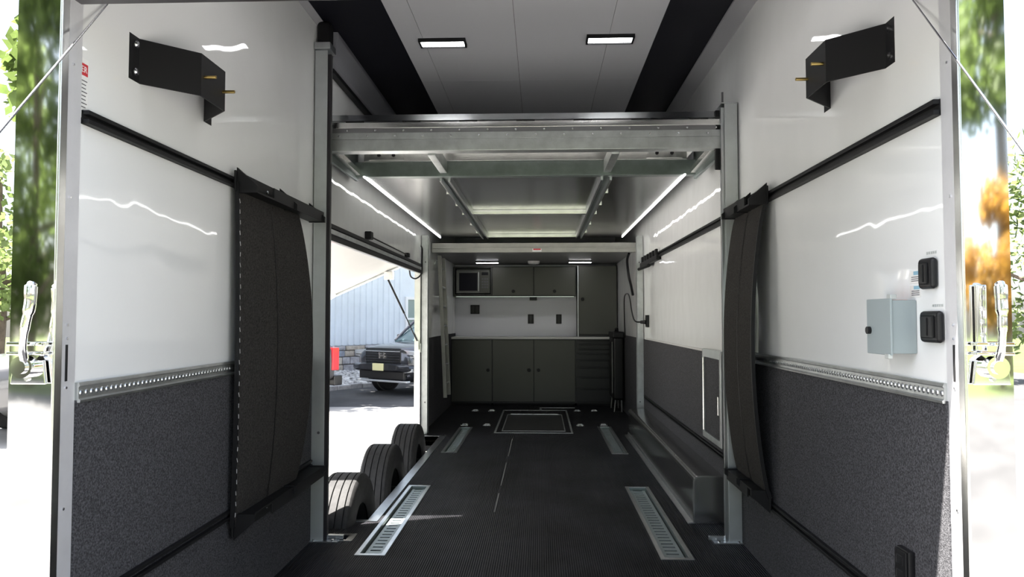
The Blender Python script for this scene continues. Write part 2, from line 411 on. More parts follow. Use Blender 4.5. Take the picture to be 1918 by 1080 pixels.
# ------------------------------------------------------------------ door latch handles and ramp cables
def latch(s, x, y, label):
    t = thing('latch_handle', label, 'handle', (x, y, 1.10))
    MB().prism([(x-.05, 1.10), (x+.05, 1.10), (x+.042, 1.165), (x-.042, 1.165)], 'y', y-.012, y, .003).build('base_plate', 'chrome', t)
    MB().cyl((x, y-.012, 1.148), (x, y-.04, 1.148), .03, n=20).cyl((x, y-.04, 1.148), (x, y-.048, 1.148), .018, n=16).build('pivot', 'chrome', t)
    q = .03 if s < 0 else .004                       # the levers lean a little towards the opening
    MB().tube([(x+q*.2, y-.03, 1.155), (x+q*.4, y-.05, 1.20), (x+q*.7, y-.055, 1.26), (x+q, y-.052, 1.315), (x+q, y-.05, 1.36), (x+q, y-.045, 1.372)], [.011, .010, .012, .015, .016, .012], 12, 6).build('lever', 'chrome', t)
    if s > 0:
        MB().box(x-.038, x-.010, y-.014, y, 1.19, 1.37, .004).build('hasp', 'chrome', t)
        for z in (1.235, 1.27, 1.305):
            MB().cyl((x-.024, y-.0142, z), (x-.024, y-.017, z), .006, n=10).build('hole_rim', 'bolt', t)
    MB().cyl((x, y-.012, 1.115), (x, y-.019, 1.115), .006, n=8).build('screw', 'bolt', t)
    b = MB().box(x-.05, x+.05, y-.03, y-.001, 1.205, 1.215, .002).box(x-.05, x+.05, y-.03, y-.001, 1.18, 1.188, .002); b.build('keeper', 'chrome', t)
latch(-1, -1.392, YR_L-.006, 'chrome cam latch handle on the mirror post beside the left jamb')
latch(1, 1.212, YR_R-.006, 'chrome cam latch handle on the mirror post beside the grey switch box')
MB().cyl((-1.322, 2.175, 2.24), (-0.90, -0.46, -0.33), .003, n=8).build('ramp_cable', 'bolt', label='thin steel ramp cable running down across the mirror post next to the red sticker', cat='cable')
MB().cyl((1.142, 2.277, 2.253), (0.735, -0.46, -0.345), .003, n=8).build('ramp_cable', 'bolt', label='thin steel ramp cable running down across the mirror post above the dark wall sockets', cat='cable')

# ------------------------------------------------------------------ rails on the walls
def black_rail(s, y0, y1, z0, z1, label):
    x = XL if s < 0 else XR; s2 = -s
    t = thing('wall_rail', label, 'rail', (x, (y0+y1)/2, z0), 'black rails along the walls')
    h = z1-z0
    MB().box(x, x+s2*.006, y0, y1, z0, z1).build('backing', 'black_metal', t)
    MB().box(x, x+s2*.024, y0, y1, z0, z0+h*.34, .003).build('flange', 'black_metal', t)
    MB().box(x, x+s2*.024, y0, y1, z1-h*.34, z1, .003).build('flange', 'black_metal', t)
    return t
black_rail(-1, 2.07, 4.22, 1.842, 1.882, 'black slotted rail crossing the white left wall above the felt pad')
black_rail(1, 2.145, 4.3, 1.862, 1.908, 'black slotted rail crossing the white right wall above the dark plates')
black_rail(1, 4.42, 8.0, 1.868, 1.916, 'black slotted rail on the right wall deep inside behind the lift post')
black_rail(-1, 2.1, 4.22, 0.432, 0.47, 'black slotted rail across the carpet low on the left wall')
black_rail(1, 2.16, 4.3, 0.335, 0.375, 'black slotted rail across the carpet above the low outlet')
black_rail(1, 4.4, 8.2, 0.398, 0.432, 'black slotted rail above the aluminium wheel box')
def alu_rail(s, y0, y1, label):
    x = XL if s < 0 else XR; d = -s
    t = thing('tie_down_rail', label, 'rail', (x, (y0+y1)/2, 1.04), 'aluminium rails over the carpet')
    MB().prism([(x, 1.038), (x+d*.016, 1.038), (x+d*.018, 1.045), (x+d*.012, 1.05), (x+d*.012, 1.082), (x+d*.016, 1.086), (x+d*.012, 1.095), (x, 1.095)], 'y', y0, y1).build('rail_body', 'alu_soft', t)
    b = MB(); c = MB(); y = y0+.012
    while y < y1-.01:
        b.lathe([(.0085, 0), (.0088, .003), (.0065, .0034), (.0055, .001), (0, .001)], (0, 0, 0), 'x', 10)
        vs = b.bm.verts[:] if False else None
        y += .0254
    b.bm.free(); b = MB()
    y = y0+.012
    while y < y1-.01:
        for i in range(1):
            ring_o = []; ring_i = []
            for k in range(8):
                a = 2*math.pi*k/8
                ring_o.append((x+d*.0125, y+.010*math.cos(a), 1.066+.010*math.sin(a)))
                ring_i.append((x+d*.0155, y+.0068*math.cos(a), 1.066+.0068*math.sin(a)))
            b.surf([ring_o+[ring_o[0]], ring_i+[ring_i[0]]])
            c.quad(*[(x+d*.0128, y+.006*math.cos(2*math.pi*k/8), 1.066+.006*math.sin(2*math.pi*k/8)) for k in range(8)])
        y += .0254
    b.build('hole_rims', 'alu', t, kind='stuff'); c.build('holes', 'ink', t, kind='stuff')
alu_rail(-1, 2.07, 4.2, 'perforated aluminium rail capping the carpet on the left wall')
alu_rail(1, 2.145, 4.3, 'perforated aluminium rail capping the carpet below the grey switch box')

# ------------------------------------------------------------------ folded black brackets high on the walls
def wall_bracket(s, y, dz, label):
    x = XL if s < 0 else XR; d = -s
    t = thing('wall_bracket', label, 'bracket', (x, y, 2.05+dz), 'folded steel wall brackets')
    line = [(x+d*.001, y-.06), (x+d*.001, y), (x+d*.145, y+.14), (x+d*.145, y+.335), (x+d*.001, y+.48), (x+d*.001, y+.54)]
    if s > 0: line = line[::-1]
    MB().sheet(line, .005, 'z', 2.055+dz, 2.205+dz).build('bracket_plate', 'black_metal', t)
    for z in (2.085+dz, 2.175+dz):
        MB().lathe([(.013, 0), (.013, .005), (.009, .009), (0, .010)], (x+d*.005, y-.03, z), 'x', 14).build('bolt', 'bolt', t)
        t.children[-1].rotation_euler = (0, 0, 0)
    MB().cyl((x+d*.145, y+.165, 2.128+dz), (x+d*.187, y+.165, 2.128+dz), .006, n=10).build('pin', 'brass', t)
    MB().cyl((x+d*.145, y+.315, 2.122+dz), (x+d*.190, y+.315, 2.122+dz), .006, n=10).build('pin', 'brass', t)
wall_bracket(-1, 2.37, 0, 'black folded steel bracket with brass pins on the left wall')
wall_bracket(1, 2.475, .055, 'black folded steel bracket with brass pins on the right wall')

# ------------------------------------------------------------------ felt pads and their holders
def pad(s, y0, y1, z0, z1, b0, b1, label):
    x = XL if s < 0 else XR; d = -s
    t = thing('felt_pad', label, 'pad', (x, (y0+y1)/2, z0), 'curved felt wall pads')
    NI, NJ = 16, 30
    def P(u, v, o):
        bow = math.sin(math.pi*min(1, max(0, v)))**0.7 if 0 < v < 1 else 0
        off = .028 + bow*(b0+(b1-b0)*u)
        off -= .006*math.exp(-((u-.42)/.02)**2)
        return (x+d*(off+o), y0+(y1-y0)*u, z0+(z1-z0)*v)
    b = MB(); rows = []
    for j in range(NJ+1):
        v = j/NJ
        rows.append([P(i/NI, v, .012) for i in range(NI+1)] + [P(i/NI, v, 0) for i in range(NI, -1, -1)])
    b.surf(rows, close=True); b.build('felt_sheet', 'pad', t, ang=50)
    b = MB(); rows = []
    for j in range(NJ+1):
        v = j/NJ; a = P(0, v, .014); e = P(0, v, -.004)
        rows.append([a, (a[0], a[1]-.012, a[2]), (e[0], e[1]-.012, e[2]), e])
    b.surf(rows, close=True); b.build('edge_binding', 'black_metal', t, ang=50)
    b = MB(); n = 30 if s < 0 else 0
    for k in range(n):
        v = .03+.94*k/n
        a = P(0, v, .0145); c = P(0, v+.012, .0145)
        b.tube([(a[0], a[1]-.006+.004*(k % 2), a[2]), (c[0], c[1]-.004-.003*(k % 3), c[2])], .0016, 5)
    if n: b.build('stitching', 'thread', t, kind='stuff')
    b = MB(); rows = []
    for j in range(NJ+1):
        a = P(.47, j/NJ, .0125); rows.append([(a[0], a[1]-.004, a[2]), (a[0]+d*.0012, a[1], a[2]), (a[0], a[1]+.004, a[2])])
    b.surf(rows); b.build('seam', 'black_metal', t)
pad(-1, 3.10, 3.83, 0.40, 1.86, .012, .10, 'tall charcoal felt pad with a stitched edge beside the side doorway')
pad(1, 3.70, 4.24, 0.40, 1.86, .075, .075, 'bowed charcoal felt pad on the right wall beside the lift post')
def holder(s, y0, y1, z, up, label, bz=0.0):
    x = XL if s < 0 else XR; d = -s; q = 1 if up else -1
    t = thing('pad_holder', label, 'bracket', (x, (y0+y1)/2, z), 'black steel pad holders')
    MB().box(x+d*.024, x+d*.034, y0, y1, z-.045, z+.045, .003).build('back_plate', 'black_metal', t)
    MB().box(x+d*.03, x+d*.105, y0+.02, y1, z+q*.04-.005, z+q*.04+.005, .002).build('ledge', 'black_metal', t)
    MB().box(x+d*.095, x+d*.105, y0+.25*(y1-y0), y1, z-.012 if up else z-.04, z+.04 if up else z+.012, .002).build('face_strip', 'black_metal', t)
    for f in (0.02, 0.52, 0.97):
        yy = y0+f*(y1-y0)
        MB().prism([(x+d*.03, z-q*.06), (x+d*.03, z+q*.05), (x+d*.12, z+q*.05), (x+d*.12, z+q*.02)], 'y', yy-.006, yy+.012).build('gusset', 'black_metal', t)
    for f in (0.12, 0.34, 0.70):
        yy = y0+f*(y1-y0)
        MB().lathe([(.009, 0), (.009, d*.004), (.006, d*.008), (0, d*.008)], (x+d*.034, yy, z-q*.008), 'x', 10).build('bolt', 'bolt', t)
holder(-1, 3.08, 4.12, 1.865, False, 'black steel holder gripping the top of the tall left felt pad')
holder(-1, 3.10, 4.18, 0.40, True, 'black steel holder under the bottom of the tall left felt pad')
holder(1, 3.68, 4.25, 1.89, False, 'black steel holder gripping the top of the bowed right felt pad')
holder(1, 3.70, 4.25, 0.385, True, 'black steel holder under the bottom of the bowed right felt pad')

# ------------------------------------------------------------------ small fittings near the rear opening
t = thing('warning_sticker', 'small white warning sticker with a red heading at the left jamb', 'sticker', (XL, 2.07, 1.86))
MB().box(XL, XL+.001, 2.05, 2.098, 1.86, 2.035).build('sticker_sheet', 'sticker', t)
MB().box(XL+.001, XL+.0015, 2.05, 2.096, 1.985, 2.02).build('red_heading', 'red', t)
text('lettering', 'ER', .026, 'white_ink', t, (XL+.0018, 2.078, 2.002), (R(90), 0, R(90)))
b = MB()
for k in range(8): b.box(XL+.001, XL+.0014, 2.052, 2.088+.006*(k % 3 == 0), 1.968-k*.011, 1.971-k*.011)
b.build('print_lines', 'ink', t, kind='stuff')
# grey switch box
t = thing('switch_box', 'grey steel switch box with an orange strip on the right wall', 'switch', (XR, 2.39, 1.165))
MB().box(XR-.075, XR, 2.31, 2.465, 1.17, 1.335, .004).build('box_body', 'grey_box', t)
MB().box(XR-.083, XR-.075, 2.305, 2.47, 1.165, 1.34, .003).build('lid', 'grey_box', t)
MB().box(XR-.06, XR-.008, 2.35, 2.44, 1.335, 1.3365).build('orange_strip', 'orange', t)
MB().cyl((XR-.083, 2.445, 1.24), (XR-.094, 2.445, 1.24), .012, n=14).build('knob', 'plastic', t)
MB().box(XR-.089, XR-.075, 2.31, 2.335, 1.155, 1.17, .002).build('hasp', 'galv', t)
MB().box(XR-.080, XR-.06, 2.31, 2.335, 1.338, 1.352, .002).build('clip', 'galv', t)
def sticker(y0, y1, z0, z1, mat, label):
    t = thing('label_sticker', label, 'sticker', (XR, (y0+y1)/2, z0))
    MB().box(XR-.001, XR, y0, y1, z0, z1).build('sticker_sheet', 'sticker', t)
    MB().box(XR-.0014, XR-.001, y0+.003, y0+(y1-y0)*.6, z1-(z1-z0)*.35, z1-.002).build('heading', mat, t)
    b = MB()
    for k in range(3): b.box(XR-.0013, XR-.001, y0+.006, y1-.012, z0+.006+k*.006, z0+.0085+k*.006)
    b.build('print_lines', 'ink', t, kind='stuff')
    return t
sticker(2.478, 2.55, 1.265, 1.305, 'orange', 'upper white sticker with orange heading beside the grey switch box')
sticker(2.478, 2.55, 1.222, 1.258, 'orange', 'lower white sticker with orange heading beside the grey switch box')
sticker(2.285, 2.35, 1.386, 1.425, 'blue', 'upper pale blue printed sticker beside the tall dark socket')
sticker(2.285, 2.35, 1.343, 1.38, 'blue', 'lower pale blue printed sticker above the grey switch box')
def dark_plate(y0, y1, z0, z1, label):
    t = thing('power_inlet', label, 'socket', (XR, (y0+y1)/2, z0), 'black wall sockets near the opening')
    MB().box(XR-.022, XR, y0, y1, z0, z1, .012, 4).build('housing', 'plastic', t)
    MB().box(XR-.028, XR-.021, y0+.02, y1-.016, z0+.014, z1-.014, .005).build('cover_flap', 'plastic', t)
    MB().box(XR-.031, XR-.027, (y0+y1)/2-.006, (y0+y1)/2+.002, z0+.02, z1-.02, .001).build('rib', 'plastic', t)
    b = MB()
    for k in range(5): b.box(XR-.0006, XR, y0+.012+k*.012, y0+.021+k*.012, z1+.012, z1+.02)
    b.build('caption_marks', 'galv', t, kind='stuff')
dark_plate(2.178, 2.262, 1.365, 1.456, 'black rounded socket cover on the right wall above the other one')
dark_plate(2.150, 2.258, 1.208, 1.30, 'wide black socket cover beside the grey switch box')
t = thing('outlet', 'black twin outlet low on the right carpeted wall', 'outlet', (XR, 2.38, .45))
MB().box(XR-.03, XR-.008, 2.335, 2.415, .45, .565, .006).build('outlet_box', 'plastic', t)
MB().box(XR-.036, XR-.03, 2.34, 2.41, .455, .56, .002).build('face_plate', 'plastic', t)
for z in (.485, .53): MB().box(XR-.0385, XR-.036, 2.355, 2.395, z-.014, z+.014, .003).build('receptacle', 'cab_black', t)

# ------------------------------------------------------------------ lift posts
def post(s, y, h, label):
    x = XL if s < 0 else XR; d = -s
    t = thing('lift_post', label, 'post', (x, y, 0), 'vertical lift posts')
    e = .008
    MB().box(x+d*e, x+d*.082, y, y+.006, 0.004, h, .001).build('front_flange', 'galv', t)
    MB().box(x+d*e, x+d*(e+.006), y+.006, y+.11, 0.004, h).build('web', 'galv', t)
    MB().box(x+d*.05, x+d*.082, y+.10, y+.106, 0.004, h).build('rear_flange', 'galv', t)
    MB().box(x+d*.074, x+d*.100, y+.012, y+.042, 0.004, h-.02, .001).build('chain_channel', 'alu' if s > 0 else 'header', t)
    b = MB(); z = 0.06
    while z < h-.08:
        b.box(x+d*.060, x+d*.072, y+.05, y+.064, z, z+.020, .002, 1); z += .030
    b.build('roller_chain', 'header', t, kind='stuff')
    MB().box(x+d*.004, x+d*.17, y-.02, y+.13, 0.0, .008, .001).build('foot_plate', 'alu', t)
    MB().box(x+d*.09, x+d*.19, y+.03, y+.05, .008, .03, .003).build('foot_clip', 'alu', t)
    MB().cyl((x+d*.05, y+.001, .62 if s < 0 else .57), (x+d*.05, y-.004, .62 if s < 0 else .57), .008, n=10).build('bolt', 'ink', t)
    for xx in (.03, .14):
        MB().cyl((x+d*xx, y-.008, .008), (x+d*xx, y-.008, .018), .008, n=8).build('anchor_bolt', 'bolt', t)
    return t
p = post(-1, 4.24, 2.85, 'galvanised lift post with a dark chain track beside the side doorway')
MB().box(XL+.006, XL+.10, 4.225, 4.35, 2.855, 2.895, .003).build('cap_plate', 'alu', p)
MB().box(XL+.006, XL+.085, 4.27, 4.36, 2.895, 3.04, .02, 3).build('sprocket_cover', 'black_metal', p)
p = post(1, 4.30, 2.525, 'galvanised lift post in front of the right wall')
MB().box(XR-.10, XR-.004, 4.295, 4.42, 2.525, 2.531, .001).build('cap_plate', 'alu', p)
MB().cyl((XR-.085, 4.33, 2.531), (XR-.085, 4.33, 2.60), .006, n=8).build('guide_pin', 'ink', p)
MB().box(XR-.125, XR-.085, 4.345, 4.375, 2.15, 2.50, .006).build('chain_guide', 'black_metal', p)

# ------------------------------------------------------------------ lift platform
CX = -0.12
t = thing('lift_platform', 'raised aluminium car lift platform spanning the trailer between its posts', 'platform', (CX, 4.35, 2.22))
X0, X1 = -1.285, 1.062
MB().prism([(4.36, 2.452), (4.34, 2.456), (4.45, 2.522), (4.46, 2.518)], 'x', X0, X1).build('entry_flap', 'alu', t)
for k in range(7):
    xx = X0+.12+k*.34
    MB().box(xx, xx+.11, 4.338, 4.346, 2.447, 2.453).build('hinge_gap', 'dark', t)
MB().box(X0, X1, 4.342, 4.37, 2.412, 2.448, .003).build('hinge_plate', 'bright', t)
MB().box(X0, X1, 4.346, 4.37, 2.385, 2.412, .002).build('rivet_strip', 'strip_dark', t)
MB().box(X0, X1, 4.340, 4.37, 2.345, 2.384, .002).build('rivet_strip', 'alu_soft', t)
MB().box(X0, X1, 4.336, 4.42, 2.272, 2.344, .004).build('front_beam', 'alu_soft', t)
for zc, off in ((2.398, 0.05), (2.364, 0.0)):
    for k in range(14):
        xx = X0+.08+off+k*.168
        if xx < X1-.03: MB().lathe([(.007, 0), (.006, -.003), (0, -.0045)], (xx, 4.345 if zc > 2.39 else 4.340, zc), 'y', 8).build('rivet', 'bolt', t)
MB().box(X0+.02, X1-.02, 4.42, 9.0, 2.42, 2.445).build('deck_sheet', 'bright', t)
for s, xx in ((-1, X0), (1, X1)):
    MB().box(xx-.02*(s > 0), xx+.02*(s < 0), 4.40, 5.05, 2.225, 2.41, .003).build('side_channel', 'green_steel', t)
    xi = xx - s*.035
    MB().prism([(4.38, 2.268), (4.98, 2.250), (4.98, 2.285), (4.38, 2.30)], 'x', xi-.025, xi+.025).build('side_rail', 'bright', t)
MB().box(X0, X1, 4.98, 5.05, 2.243, 2.345, .003).build('cross_beam', 'green_steel', t)
MB().box(X0+.08, X1-.08, 4.965, 4.98, 2.345, 2.419, .002).build('inner_lip', 'bright', t)
for xx in (-0.66, 0.45):
    MB().box(xx-.025, xx+.025, 4.42, 4.98, 2.262, 2.345, .004).build('joist', 'alu_soft', t)
for xx in (-1.05, .83):
    pl = MB().box(xx-.12, xx+.12, 4.955, 4.965, 2.352, 2.415, .002).build('bolt_plate', 'bright', t)
    for q in (-.05, .05): MB().cyl((xx+q, 4.955, 2.385), (xx+q, 4.951, 2.385), .012, n=10).build('hole', 'dark', pl)
# lower skin, three bays
MB().box(-1.208, -0.70, 5.05, 8.86, 2.243, 2.250).build('lower_skin', 'deck', t)
MB().box(0.49, .973, 5.05, 8.86, 2.243, 2.250).build('lower_skin', 'deck', t)
MB().box(-0.70, 0.49, 5.05, 8.86, 2.268, 2.275).build('lower_skin', 'deck', t)
for xx in (-0.66, 0.45):
    for q in (-.03, .03):
        MB().box(xx+q-.008, xx+q+.008, 5.05, 8.82, 2.222, 2.268, .002).build('runner', 'alu', t)
    MB().box(xx-.022, xx+.022, 5.06, 8.8, 2.255, 2.262).build('runner_bed', 'green_steel', t)
    for y in (5.6, 6.2, 6.74, 7.5, 8.2):
        MB().box(xx-.05*(1 if xx < 0 else -1)-.012, xx-.05*(1 if xx < 0 else -1)+.012, y, y+.03, 2.226, 2.243, .002).build('tab', 'bright', t)
for y in (6.72, 8.66):
    MB().box(-0.63, 0.42, y, y+.05, 2.228, 2.268, .003).build('cross_member', 'bright', t)
    MB().box(-0.63, 0.42, y+.10, y+.16, 2.24, 2.268, .003).build('cross_member', 'alu_soft', t)
for xx in (-1.20, 0.965):
    MB().box(xx-.006, xx+.006, 4.95, 8.78, 2.233, 2.243, .002).build('light_strip', 'led_strip', t)
t2 = thing('rear_lift_beam', 'pale crossbeam with a red label at the far end of the lift', 'beam', (CX, 8.9, 2.06))
MB().box(XL+.01, XR-.01, 8.87, 8.95, 2.068, 2.182, .004).build('beam', 'beam', t2)
MB().box(XL+.02, XR-.02, 8.858, 8.87, 2.115, 2.128, .002).build('beam_ridge', 'beam', t2)
MB().box(-.10, .01, 8.862, 8.869, 2.075, 2.112).build('beam_label', 'sticker', t2)
MB().box(-.09, 0, 8.860, 8.862, 2.095, 2.110).build('red_band', 'red', t2)
for s, x0 in ((-1, XL), (1, XR)):
    d = -s; y = 8.16 if s < 0 else 8.3
    t = thing('lift_post', 'pale aluminium post at the far edge of the side doorway' if s < 0 else 'pale aluminium post on the far right wall beside the plug', 'post', (x0, y, 0), 'vertical lift posts')
    MB().box(x0+d*.008, x0+d*.075, y, y+.006, 0, 2.2, .001).build('front_flange', 'alu_soft', t)
    MB().box(x0+d*.008, x0+d*.014, y+.006, y+.1, 0, 2.2).build('web', 'alu_soft', t)
    MB().box(x0+d*.05, x0+d*.075, y+.094, y+.1, 0, 2.2).build('rear_flange', 'alu_soft', t)
    for z in (.35, 1.9): MB().cyl((x0+d*.05, y, z), (x0+d*.05, y-.004, z), .008, n=8).build('bolt', 'ink', t)

# ------------------------------------------------------------------ side doorway
f = MB().prism([(XL-.001, 1.765), (XL+.02, 1.765), (XL+.02, 1.80), (XL+.012, 1.805), (XL+.012, 1.84), (XL+.022, 1.845), (XL+.022, 1.87), (XL-.001, 1.87)], 'y', 4.47, 8.14).build('door_1', 'black_metal', kind='structure', label='black framed header over the side doorway')
MB().box(XL+.012, XL+.018, 4.48, 8.13, 1.808, 1.838).build('grey_channel', 'alu_soft', f)
MB().box(XL-.062, XL+.001, DY1-.012, DY1, 0, DZ).build('door_jamb', 'bright', f)
MB().box(XL-.062, XL+.001, DY0, DY0+.012, -.05, DZ).build('door_jamb', 'header', f)
MB().box(XL-.004, XL+.008, DY1-.012, DY1+.04, .9, 1.0, .003).build('latch_plate', 'bright', f)
f2 = MB().prism([(-1.09, .004), (-1.03, .004), (-1.03, 0.0), (-1.086, 0.0), (-1.09, -.10), (-1.096, -.10), (-1.096, .004)], 'y', 4.665, 8.05).build('trim_10', 'alu', kind='structure', label='bright aluminium sill along the wheel opening')
MB().box(XL, -1.03, 4.665, 4.70, -.10, .0045).build('sill_return', 'alu', f2)
MB().box(XL, -1.09, 8.02, 8.05, -.10, .0045).build('sill_return', 'alu', f2)
# track hanger on the header
t = thing('track_hanger', 'black two-footed hanger rod on the wall over the side doorway', 'bracket', (XL, 6.2, 1.87))
MB().box(XL+.001, XL+.05, 5.52, 5.60, 1.875, 1.935, .006).build('foot', 'black_metal', t)
MB().box(XL+.001, XL+.045, 7.15, 7.22, 1.873, 1.915, .006).build('foot', 'black_metal', t)
MB().cyl((XL+.03, 5.6, 1.90), (XL+.03, 7.15, 1.893), .006, n=8).build('rod', 'black_metal', t)
# gull-wing door held open outside, sloping down and outwards
def gw(x): return 1.93-(-1.385-x)*0.445
t = thing('side_door', 'pale side door swung up and out above the doorway', 'door', (-1.39, 6.3, 1.93))
MB().prism([(-1.385, gw(-1.385)), (-2.98, gw(-2.98)), (-2.98, gw(-2.98)+.05), (-1.385, gw(-1.385)+.05)], 'y', 4.51, 8.13, .004).build('door_panel', 'door_under', t)
MB().prism([(-1.42, gw(-1.42)), (-2.95, gw(-2.95)), (-2.95, gw(-2.95)-.02), (-1.42, gw(-1.42)-.02)], 'y', 8.06, 8.13, .003).build('door_rib', 'alu_soft', t)
MB().prism([(-1.42, gw(-1.42)), (-2.95, gw(-2.95)), (-2.95, gw(-2.95)-.02), (-1.42, gw(-1.42)-.02)], 'y', 4.52, 4.58, .003).build('door_rib', 'alu_soft', t)
MB().prism([(-2.25, gw(-2.25)), (-2.45, gw(-2.45)), (-2.45, gw(-2.45)-.07), (-2.25, gw(-2.25)-.03)], 'y', 6.6, 8.05, .004).build('door_stiffener', 'alu_soft', t)
MB().box(-1.72, -1.62, 8.04, 8.1, 1.70, 1.79, .006).build('strut_mount', 'bright', t)
MB().cyl((-1.69, 8.08, 1.72), (-1.50, 8.08, 1.33), .011, n=10).cyl((-1.50, 8.08, 1.33), (-1.345, 8.08, 1.0), .006, n=10).build('gas_strut', 'black_metal', t)
MB().box(-1.37, -1.335, 8.06, 8.1, .93, 1.03, .004).build('strut_foot', 'bright', t)
MB().tube([(XL+.03, 7.98, 2.06), (XL+.055, 7.9, 2.02), (XL+.06, 7.86, 1.9), (XL+.055, 7.86, 1.76), (XL+.0, 7.84, 1.70), (XL-.05, 7.8, 1.72), (XL-.06, 7.76, 1.80)], .008, 8, 6).build('cable_loop', 'plastic', label='black cable hooking around the far corner of the doorway header', cat='cable')

# ------------------------------------------------------------------ header box over the doorway at ceiling height
t = thing('header_box', 'grey sloped header beam under the ceiling above the side doorway', 'beam', (XL, 6.5, 2.82))
MB().prism([(XL+.002, 2.85), (XL+.022, 2.842), (XL+.045, 2.86), (XL+.085, HC-.04), (XL+.08, HC-.003), (XL+.002, HC-.003)], 'y', 4.46, 8.9, .006).build('box_cover', 'cove_dark', t)
MB().box(XL+.002, XL+.045, 4.5, 8.9, 2.805, 2.832, .004).build('lower_lip', 'black_metal', t)
MB().cyl((XL+.045, 4.462, 2.95), (XL+.045, 4.452, 2.95), .008, n=8).build('bolt', 'bolt', t)

# ------------------------------------------------------------------ floor fittings
tl = ['long recessed tie-down track near the wheel opening', 'long recessed tie-down track beside the wheel box', 'shorter-looking recessed tie-down track far along the doorway side of the floor', 'shorter-looking recessed tie-down track far along the wheel box side of the floor']
for (x0, x1, y0, y1), lb in zip(TR, tl):
    t = thing('floor_track', lb, 'track', ((x0+x1)/2, (y0+y1)/2, 0), 'recessed floor tracks')
    MB().slab([x0, x0+.024, x1-.024, x1], [y0, y0+.028, y1-.028, y1], lambda u, v: x0+.024 < u < x1-.024 and y0+.028 < v < y1-.028, 'z', 0.0003, .004).build('flange', 'alu', t)
    MB().slab([x0+.022, x0+.026, x1-.026, x1-.022], [y0+.025, y0+.03, y1-.03, y1-.025], lambda u, v: x0+.026 < u < x1-.026 and y0+.03 < v < y1-.03, 'z', -.035, .0002).build('pan_side', 'green_steel', t)
    MB().box(x0+.022, x1-.022, y0+.025, y1-.025, -.045, -.036).build('pan', 'dark', t)
    a, c = x0+.034, x1-.034
    n = 26; L = (y1-y0-.08)/n
    ys = []
    for k in range(n): ys += [y0+.04+k*L, y0+.04+k*L+L*.66]
    ys.append(y0+.04+n*L)
    cuts = {round((ys[2*k+1]+ys[2*k+2])/2, 5) for k in range(n)}
    MB().slab([a, a+.02, c-.02, c], ys, lambda u, v: a+.02 < u < c-.02 and any(abs(v-q) < 1e-3 for q in cuts), 'z', -.022, -.018).build('slotted_strip', 'track', t)
    MB().box(a, a+.004, ys[0], ys[-1], -.036, -.022).box(c-.004, c, ys[0], ys[-1], -.036, -.022).build('strip_leg', 'galv', t)
# corner tie-down by the left post
t = thing('tie_down_pan', 'small recessed tie-down pan at the foot of the left post', 'tie-down', (-1.175, 4.32, 0))
MB().slab([-1.255, -1.225, -1.125, -1.085], [4.25, 4.277, 4.363, 4.395], lambda u, v: -1.225 < u < -1.125 and 4.277 < v < 4.363, 'z', .0003, .005).build('flange', 'bright', t)
MB().box(-1.225, -1.125, 4.275, 4.365, -.048, -.04).build('pan', 'galv', t)
MB().tube([(-1.20, 4.33, -.03), (-1.20, 4.30, -.03), (-1.15, 4.30, -.03), (-1.15, 4.33, -.03)], .006, 8).build('ring', 'dark', t)
# floor hatch
t = thing('floor_hatch', 'rectangular floor hatch with a thin metal frame before the cabinets', 'hatch', (-.085, 9.3, 0))
def ringslab(x0, x1, y0, y1, w, z1, mat, nm):
    MB().slab([x0, x0+w, x1-w, x1], [y0, y0+w*1.4, y1-w*1.4, y1], lambda u, v: x0+w < u < x1-w and y0+w*1.4 < v < y1-w*1.4, 'z', .0004, z1).build(nm, mat, t)
ringslab(-.525, .358, 8.27, 10.32, .022, .005, 'alu_soft', 'outer_frame')
ringslab(-.445, .278, 8.42, 9.86, .012, .0045, 'alu_soft', 'inner_frame')
MB().box(-.432, .265, 8.45, 9.83, .0003, .0035).build('lid', 'cab_black', t)
MB().box(-.40, .23, 9.86, 9.90, .0004, .008, .001).build('lid_hinge', 'bright', t)
t = thing('threshold_strip', 'thin metal strip on the floor at the foot of the cabinets', 'strip', (.25, 10.6, 0))
MB().box(-.02, .48, 10.58, 10.61, .0004, .006, .001).build('strip', 'alu_soft', t)
MB().box(-.02, .01, 10.4, 10.58, .0004, .006, .001).build('strip_end', 'alu_soft', t)
dl = [('back row, near the ladder', -.905, 10.25), ('back row, left of the hatch', -.68, 10.25), ('back row, right of the hatch', .50, 10.28), ('back row, near the black case', .73, 10.29),
      ('front row, by the far left track', -.91, 8.88), ('front row, left of the hatch', -.645, 8.88), ('front row, right of the hatch', .465, 8.9), ('front row, by the far right track', .745, 8.92)]
base = None
for lb, x, y in dl:
    if base is None:
        base = thing('ring_plate', 'x', 'tie-down', (x, y, 0), 'small ring plates in the floor')
        MB().box(x-.045, x+.045, y-.06, y+.06, .0003, .006, .002).build('plate', 'bright', base)
        MB().tube([(x-.025, y, .008), (x-.025, y+.035, .009), (x+.025, y+.035, .009), (x+.025, y, .008)], .005, 6).build('ring', 'galv', base)
        o = base
    else:
        o = copy_tree(base); o.location = (x, y, 0)
    o['label'] = 'small metal ring plate in the floor, ' + lb

